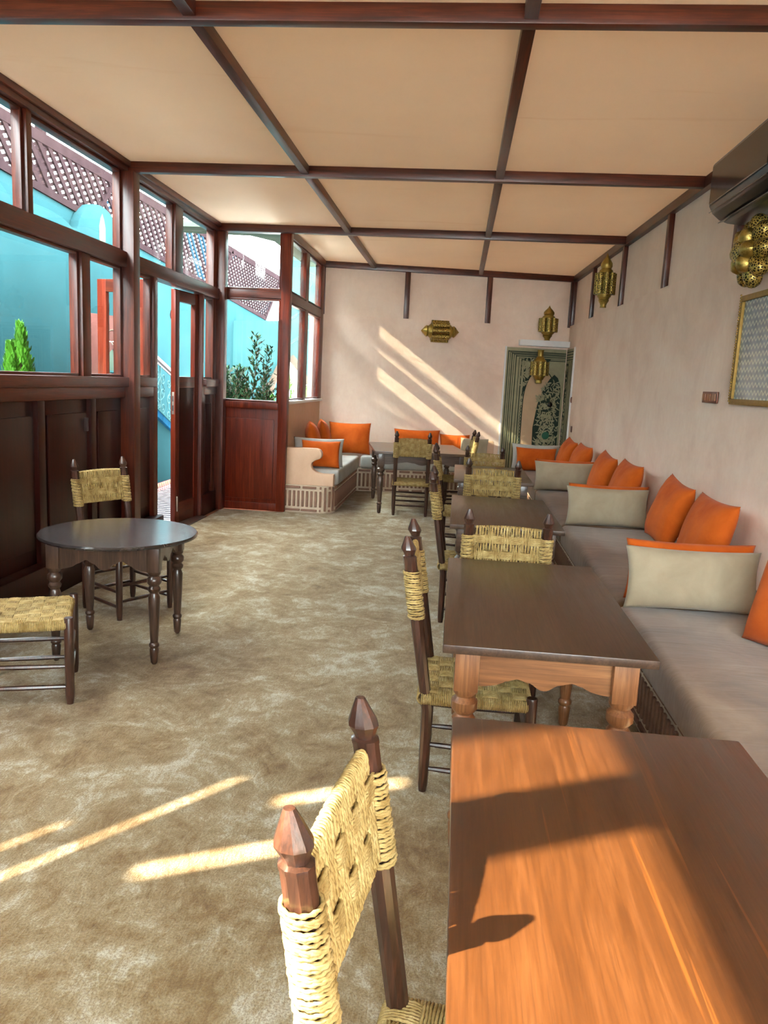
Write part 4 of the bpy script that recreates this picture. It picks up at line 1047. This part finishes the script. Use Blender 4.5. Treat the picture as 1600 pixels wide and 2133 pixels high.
def fb(a, b, wd=.06, mat='lattice_wood'): MB().beam((0, a[0]-9, a[1]-3.09), (0, b[0]-9, b[1]-3.09), wd, .045, (1, 0, 0)).build('frame_bar', mat, ls)
fb((LY0, ztop), (lat_end(ztop), ztop), .10); fb((LY0, 3.10), (6.6, 3.10), .06); fb((6.6, lat_b(6.6)+.01), (16.3, lat_b(16.3)+.01), .07); fb((16.28, 2.57), (lat_end(ztop), ztop), .07)
fb((9.08, 3.50), (8.70, 3.12), .05)
fb((13.85, 3.50), (12.9, 2.76), .08)
# stair with rail
st = thing('courtyard_stair', 'pale blue outside staircase with scrolled iron railing', 'staircase', (-3.5, 9.0, 0))
SR = lambda y: 1.60-(y-8.85)*.315
SS = lambda y: .945-(y-8.88)*.41
loc_(yz([(7.85, -.03), (11.1, -.03), (11.1, SS(11.1)-.08), (7.85, SS(7.85)-.08)], -3.60, -3.515), st).build('side_wall', 'teal_wall', st)
loc_(MB().beam((-3.53, 7.85, SS(7.85)-.04), (-3.53, 11.1, SS(11.1)-.04), .11, .085, (0, 0, 1)), st).build('stringer', 'stair_blue', st, bevel=.005)
loc_(MB().beam((-3.53, 7.85, SS(7.85)+.005), (-3.53, 11.1, SS(11.1)+.005), .13, .02, (0, 0, 1)), st).build('stringer_cap', 'teal_pale', st)
for i in range(8):
    y = 11.0-i*.39; z = SS(y)-.05
    loc_(MB().box(-3.92, -3.6, y-.39, y, max(-.03, z-.16), z+.03), st).build('step', 'teal_pale' if i % 2 else 'stair_blue', st)
loc_(MB().tube([(-3.53, y, SR(y)-.02) for y in np.linspace(7.85, 11.0, 8)], .026, 8), st).build('handrail', 'iron_dark', st, smooth=True)
loc_(MB().tube([(-3.53, y, SR(y)-.07) for y in np.linspace(7.85, 11.0, 8)], .012, 6), st).build('lower_rail', 'iron_dark', st, smooth=True)
def spiral(c_, r0, turns, a0, dirn=1, n=26):
    return [(-3.53, c_[0]+r0*(1-.82*i/n)*math.cos(a0+dirn*2*PI*turns*i/n), c_[1]+r0*(1-.82*i/n)*math.sin(a0+dirn*2*PI*turns*i/n)) for i in range(n+1)]
for j in range(9):
    y = 7.98+j*.36; zt, zb_ = SR(y)-.07, SS(y)+.01; h = zt-zb_
    loc_(MB().tube([(-3.53, y, zb_), (-3.53, y, zt)], .009, 6), st).build('baluster', 'iron_teal', st)
    for (dy, fz, r_, tn_, a0, dr) in ((.085, .14, .075, 1.4, PI, 1), (-.085, .22, .07, 1.4, 0, -1), (.08, .42, .07, 1.3, PI, -1), (-.08, .52, .075, 1.3, 0, 1), (.085, .74, .075, 1.4, PI, 1), (-.085, .84, .06, 1.4, 0, -1)):
        loc_(MB().tube(spiral((y+dy, zb_+h*fz), r_, tn_, a0, dr), .006, 5), st).build('scroll', 'iron_teal', st, smooth=True)
    for sg in (-1, 1):
        loc_(MB().tube([(-3.53, y+sg*.02, zb_+h*.30), (-3.53, y+sg*.10, zb_+h*.36), (-3.53, y+sg*.14, zb_+h*.52), (-3.53, y+sg*.05, zb_+h*.66), (-3.53, y, zb_+h*.78)], .006, 5), st).build('scroll', 'iron_teal', st, smooth=True)
# tiled skirting on the stair side
sk = loc_(MB().box(-3.5145, -3.503, 7.9, 11.1, -.03, .075), st).build('tiled_skirting', 'tile_maroon', st)
loc_(MB().box(-3.5145, -3.501, 7.9, 11.1, -.022, .008), st).build('border_band', 'tile_white', sk)
tri = MB().prism([(-.032, .0), (.032, .0), (0, -.055)], lambda p: (0, p[0], p[1]), lambda p: (.004, p[0], p[1])).mesh('triangle_tile', 'tile_gold')
dia = MB().prism([(-.026, 0), (0, .011), (.026, 0), (0, -.011)], lambda p: (0, p[0], p[1]), lambda p: (.004, p[0], p[1])).mesh('diamond_tile', 'tile_maroon')
for i in range(47):
    link('triangle_tile', tri, sk, (-.004, -1.06+i*.066, .07)); link('diamond_tile', dia, sk, (-.002, -1.06+i*.066, -.007))
# far end wall with stone arch
fw_ = setp(MB().prism([(-4.1, -.03), (-4.1, 2.35), (-3.22, 2.38), (-3.22, 4.2), (.6, 4.2), (.6, -.03), (-2.66, -.03), (-2.66, 1.0), (-2.72, 1.28), (-2.86, 1.56), (-3.04, 1.76), (-3.22, 1.58), (-3.36, 1.28), (-3.42, 1.0), (-3.42, -.03)],
           lambda p: (p[0], 14.0, p[1]), lambda p: (p[0], 14.2, p[1])).build('end_wall', 'teal_pale'), kind='structure')
ap = [(-2.66, -.03), (-2.66, 1.0), (-2.72, 1.28), (-2.86, 1.56), (-3.04, 1.76), (-3.22, 1.58), (-3.36, 1.28), (-3.42, 1.0), (-3.42, -.03)]
for a, b in zip(ap[:-1], ap[1:]):
    a3, b3 = Vector((a[0], 13.98, a[1])), Vector((b[0], 13.98, b[1])); n_ = max(1, int((b3-a3).length/.16))
    for i in range(n_):
        p0 = a3+(b3-a3)*(i/n_); p1 = a3+(b3-a3)*((i+1)/n_); MB().beam(p0+(p1-p0)*.03, p1-(p1-p0)*.03, .12, .10, (0, 1, 0)).build('arch_stone', 'stone', fw_, bevel=.008)
setp(MB().box(-5.5, .6, 19.8, 20, -.03, 1.9).build('far_house_wall', 'tile_white'), kind='structure')
for k, (x, z, r_, dr) in enumerate(((-2.55, 2.45, .20, 1), (-2.35, 2.85, .22, -1), (-2.75, 3.05, .18, 1), (-2.25, 2.35, .16, -1))):
    pts = [(x+r_*(1-.8*i/30)*math.cos(dr*i/30*2.6*PI), 13.9, z+r_*(1-.8*i/30)*math.sin(dr*i/30*2.6*PI)) for i in range(31)]
    MB().tube(pts, .018, 6).build('iron_scroll', 'teal_pale', fw_, smooth=True)
for a, b in (((-3.2, 2.3), (-1.9, 3.0)), ((-3.1, 1.95), (-1.8, 2.65))): MB().tube([(a[0], 13.9, a[1]), ((a[0]+b[0])/2, 13.9, (a[1]+b[1])/2+.08), (b[0], 13.9, b[1])], .03, 6).build('iron_bar', 'teal_pale', fw_, smooth=True)
# eaves round the outside corner
ev = MB().add([(-3.05, 8.03, 2.86), (-2.58, 8.03, 2.86), (-1.86, 8.03, 2.86), (-1.86, 10.6, 2.86), (-2.12, 10.6, 2.86), (-2.12, 8.75, 2.86), (-2.30, 8.45, 2.86), (-3.0, 8.40, 2.86)]+
              [(-3.05, 8.03, 2.93), (-2.58, 8.03, 2.93), (-1.86, 8.03, 2.93), (-1.86, 10.6, 2.93), (-2.12, 10.6, 2.93), (-2.12, 8.75, 2.93), (-2.30, 8.45, 2.93), (-3.0, 8.40, 2.93)],
              [tuple(range(7, -1, -1)), tuple(range(8, 16))]+[(i, (i+1) % 8, 8+(i+1) % 8, 8+i) for i in range(8)])
setp(ev.build('eave', 'eave_green'), kind='structure')

# ---- plants
def leaf_mesh(mb, p, d, n_, L, wd):
    d = d.normalized(); sd = d.cross(n_).normalized(); up = sd.cross(d)
    a, b, c_ = p, p+d*L*.5+up*L*.06, p+d*L
    mb.add([a, b+sd*wd, c_, b-sd*wd, b-up*L*.05], [(0, 1, 4), (1, 2, 4), (2, 3, 4), (3, 0, 4)])
def bush(name, label, loc, stems, mat, seed, leafL=.055, cat='shrub'):
    r_ = random.Random(seed); o = thing(name, label, cat, loc); fo = MB(); tw = MB()
    for (x, y, h, lx, ly) in stems:
        pts = [Vector((x+lx*t_+.02*math.sin(t_*9+x*20), y+ly*t_, h*t_)) for t_ in np.linspace(0, 1, 9)]
        tw.tube(pts, [.012*(1-.8*t_) for t_ in np.linspace(0, 1, 9)], 5)
        nb = int(h/.034)
        for i in range(nb):
            t_ = .22+.78*i/nb; p = pts[0].lerp(pts[-1], t_); p = Vector((x+lx*t_, y+ly*t_, h*t_)); a = i*2.4+r_.uniform(-.4, .4); bl_ = (.20*(1-t_)**.7+.05)*r_.uniform(.6, 1.15)
            d = Vector((math.cos(a), math.sin(a), .75)).normalized(); e = p+d*bl_
            tw.tube([p, p+d*bl_*.5, e], .003, 4)
            m_ = max(2, int(bl_/.022))
            for j in range(m_+1):
                q_ = p+d*bl_*(j+.6)/(m_+.6)
                for s in (-1, 1):
                    ld = (d*.7+Vector((r_.uniform(-1, 1), r_.uniform(-1, 1), r_.uniform(-.1, .9)))*.8); leaf_mesh(fo, q_, ld, Vector((r_.uniform(-.4, .4), r_.uniform(-.4, .4), 1)), leafL*r_.uniform(.7, 1.2), leafL*.2)
    tw.build('stems', 'bark', o); setp(fo.build('foliage', mat, o), kind='stuff'); return o
rb_ = random.Random(11)
stems = [(.0, 0, 1.90, .06, .0), (.10, .08, 1.78, .08, .03), (-.28, -.05, 1.62, -.10, 0), (.14, -.1, 1.5, .06, 0), (-.12, .1, 1.45, -.05, 0)]
stems += [(rb_.uniform(-.36, .22), rb_.uniform(-.2, .22), rb_.uniform(1.05, 1.52), rb_.uniform(-.05, .04), rb_.uniform(-.05, .05)) for _ in range(26)]
bush('leafy_shrub', 'dark green leafy shrub just outside the corner window', (-2.45, 9.1, -.03), stems, 'leaf_dark', 5, .06)
bush('leafy_shrub', 'bright green shrub seen through the far stone arch', (-2.95, 13.2, -.03), [(0, 0, 1.4, .05, 0), (.25, 0, 1.25, .1, 0), (-.2, .1, 1.1, -.05, 0), (.45, 0, 1.0, .1, 0)], 'leaf_bright', 8, .09)
def cypress(label, loc, H, R_, seed):
    r_ = random.Random(seed); o = thing('cypress_tree', label, 'tree', loc); fo = MB()
    MB().tube([(0, 0, 0), (0, 0, H*.9)], [.03, .006], 6).build('trunk', 'bark', o)
    for i in range(4200):
        t_ = r_.random()**1.25; a = r_.uniform(0, 2*PI); rad = R_*(1-t_)**.9*(t_*3.2+.35 if t_ < .2 else 1)*(.55+.45*r_.random())*(1+.22*math.sin(a*5+t_*9))
        p = Vector((rad*math.cos(a), rad*math.sin(a), .1+H*.9*t_)); d = Vector((math.cos(a)*.35, math.sin(a)*.35, 1))+Vector((r_.uniform(-.3, .3), r_.uniform(-.3, .3), 0))
        leaf_mesh(fo, p, d, Vector((math.cos(a), math.sin(a), .1)), r_.uniform(.05, .10)*(1-.35*t_), .014)
    setp(fo.build('foliage', 'leaf_bright', o), kind='stuff')
cypress('bright green pointed cypress outside the left window', (-3.19, 5.50, -.03), 1.78, .31, 2)
cypress('shorter bright cypress overlapping the left side of the taller one', (-2.93, 4.93, -.03), 1.60, .24, 3)

# ---- outside the frame: floor added to bounce sunlight in, slats added to block the sun
setp(MB().box(-9, 7, -16, YR-.10, -.14, -.03).build('bounce_floor', 'tile_white'), kind='structure')
pg = thing('sun_block_roof', kind='structure')
def pslat(y0, y1): return MB().box(-6.75, -5.3 if y0 < 5.2 else -4.9, y0, y1, 5.0, 5.006).build('slat', 'lattice_wood', pg)
y = -1.12
while y < 5.2: pslat(y, y+.3); y += .302
while y < 9.8: pslat(y, y+.037); y += .050
for x in (-6.7, -5.35): MB().box(x-.04, x+.04, -1.2, 9.9, 4.9, 5.0).build('beam', 'lattice_wood', pg)
for x in (-6.7, -5.35):
    for y in (-1.1, 9.8): MB().box(x-.05, x+.05, y-.05, y+.05, -.03, 4.9).build('post', 'lattice_wood', pg)
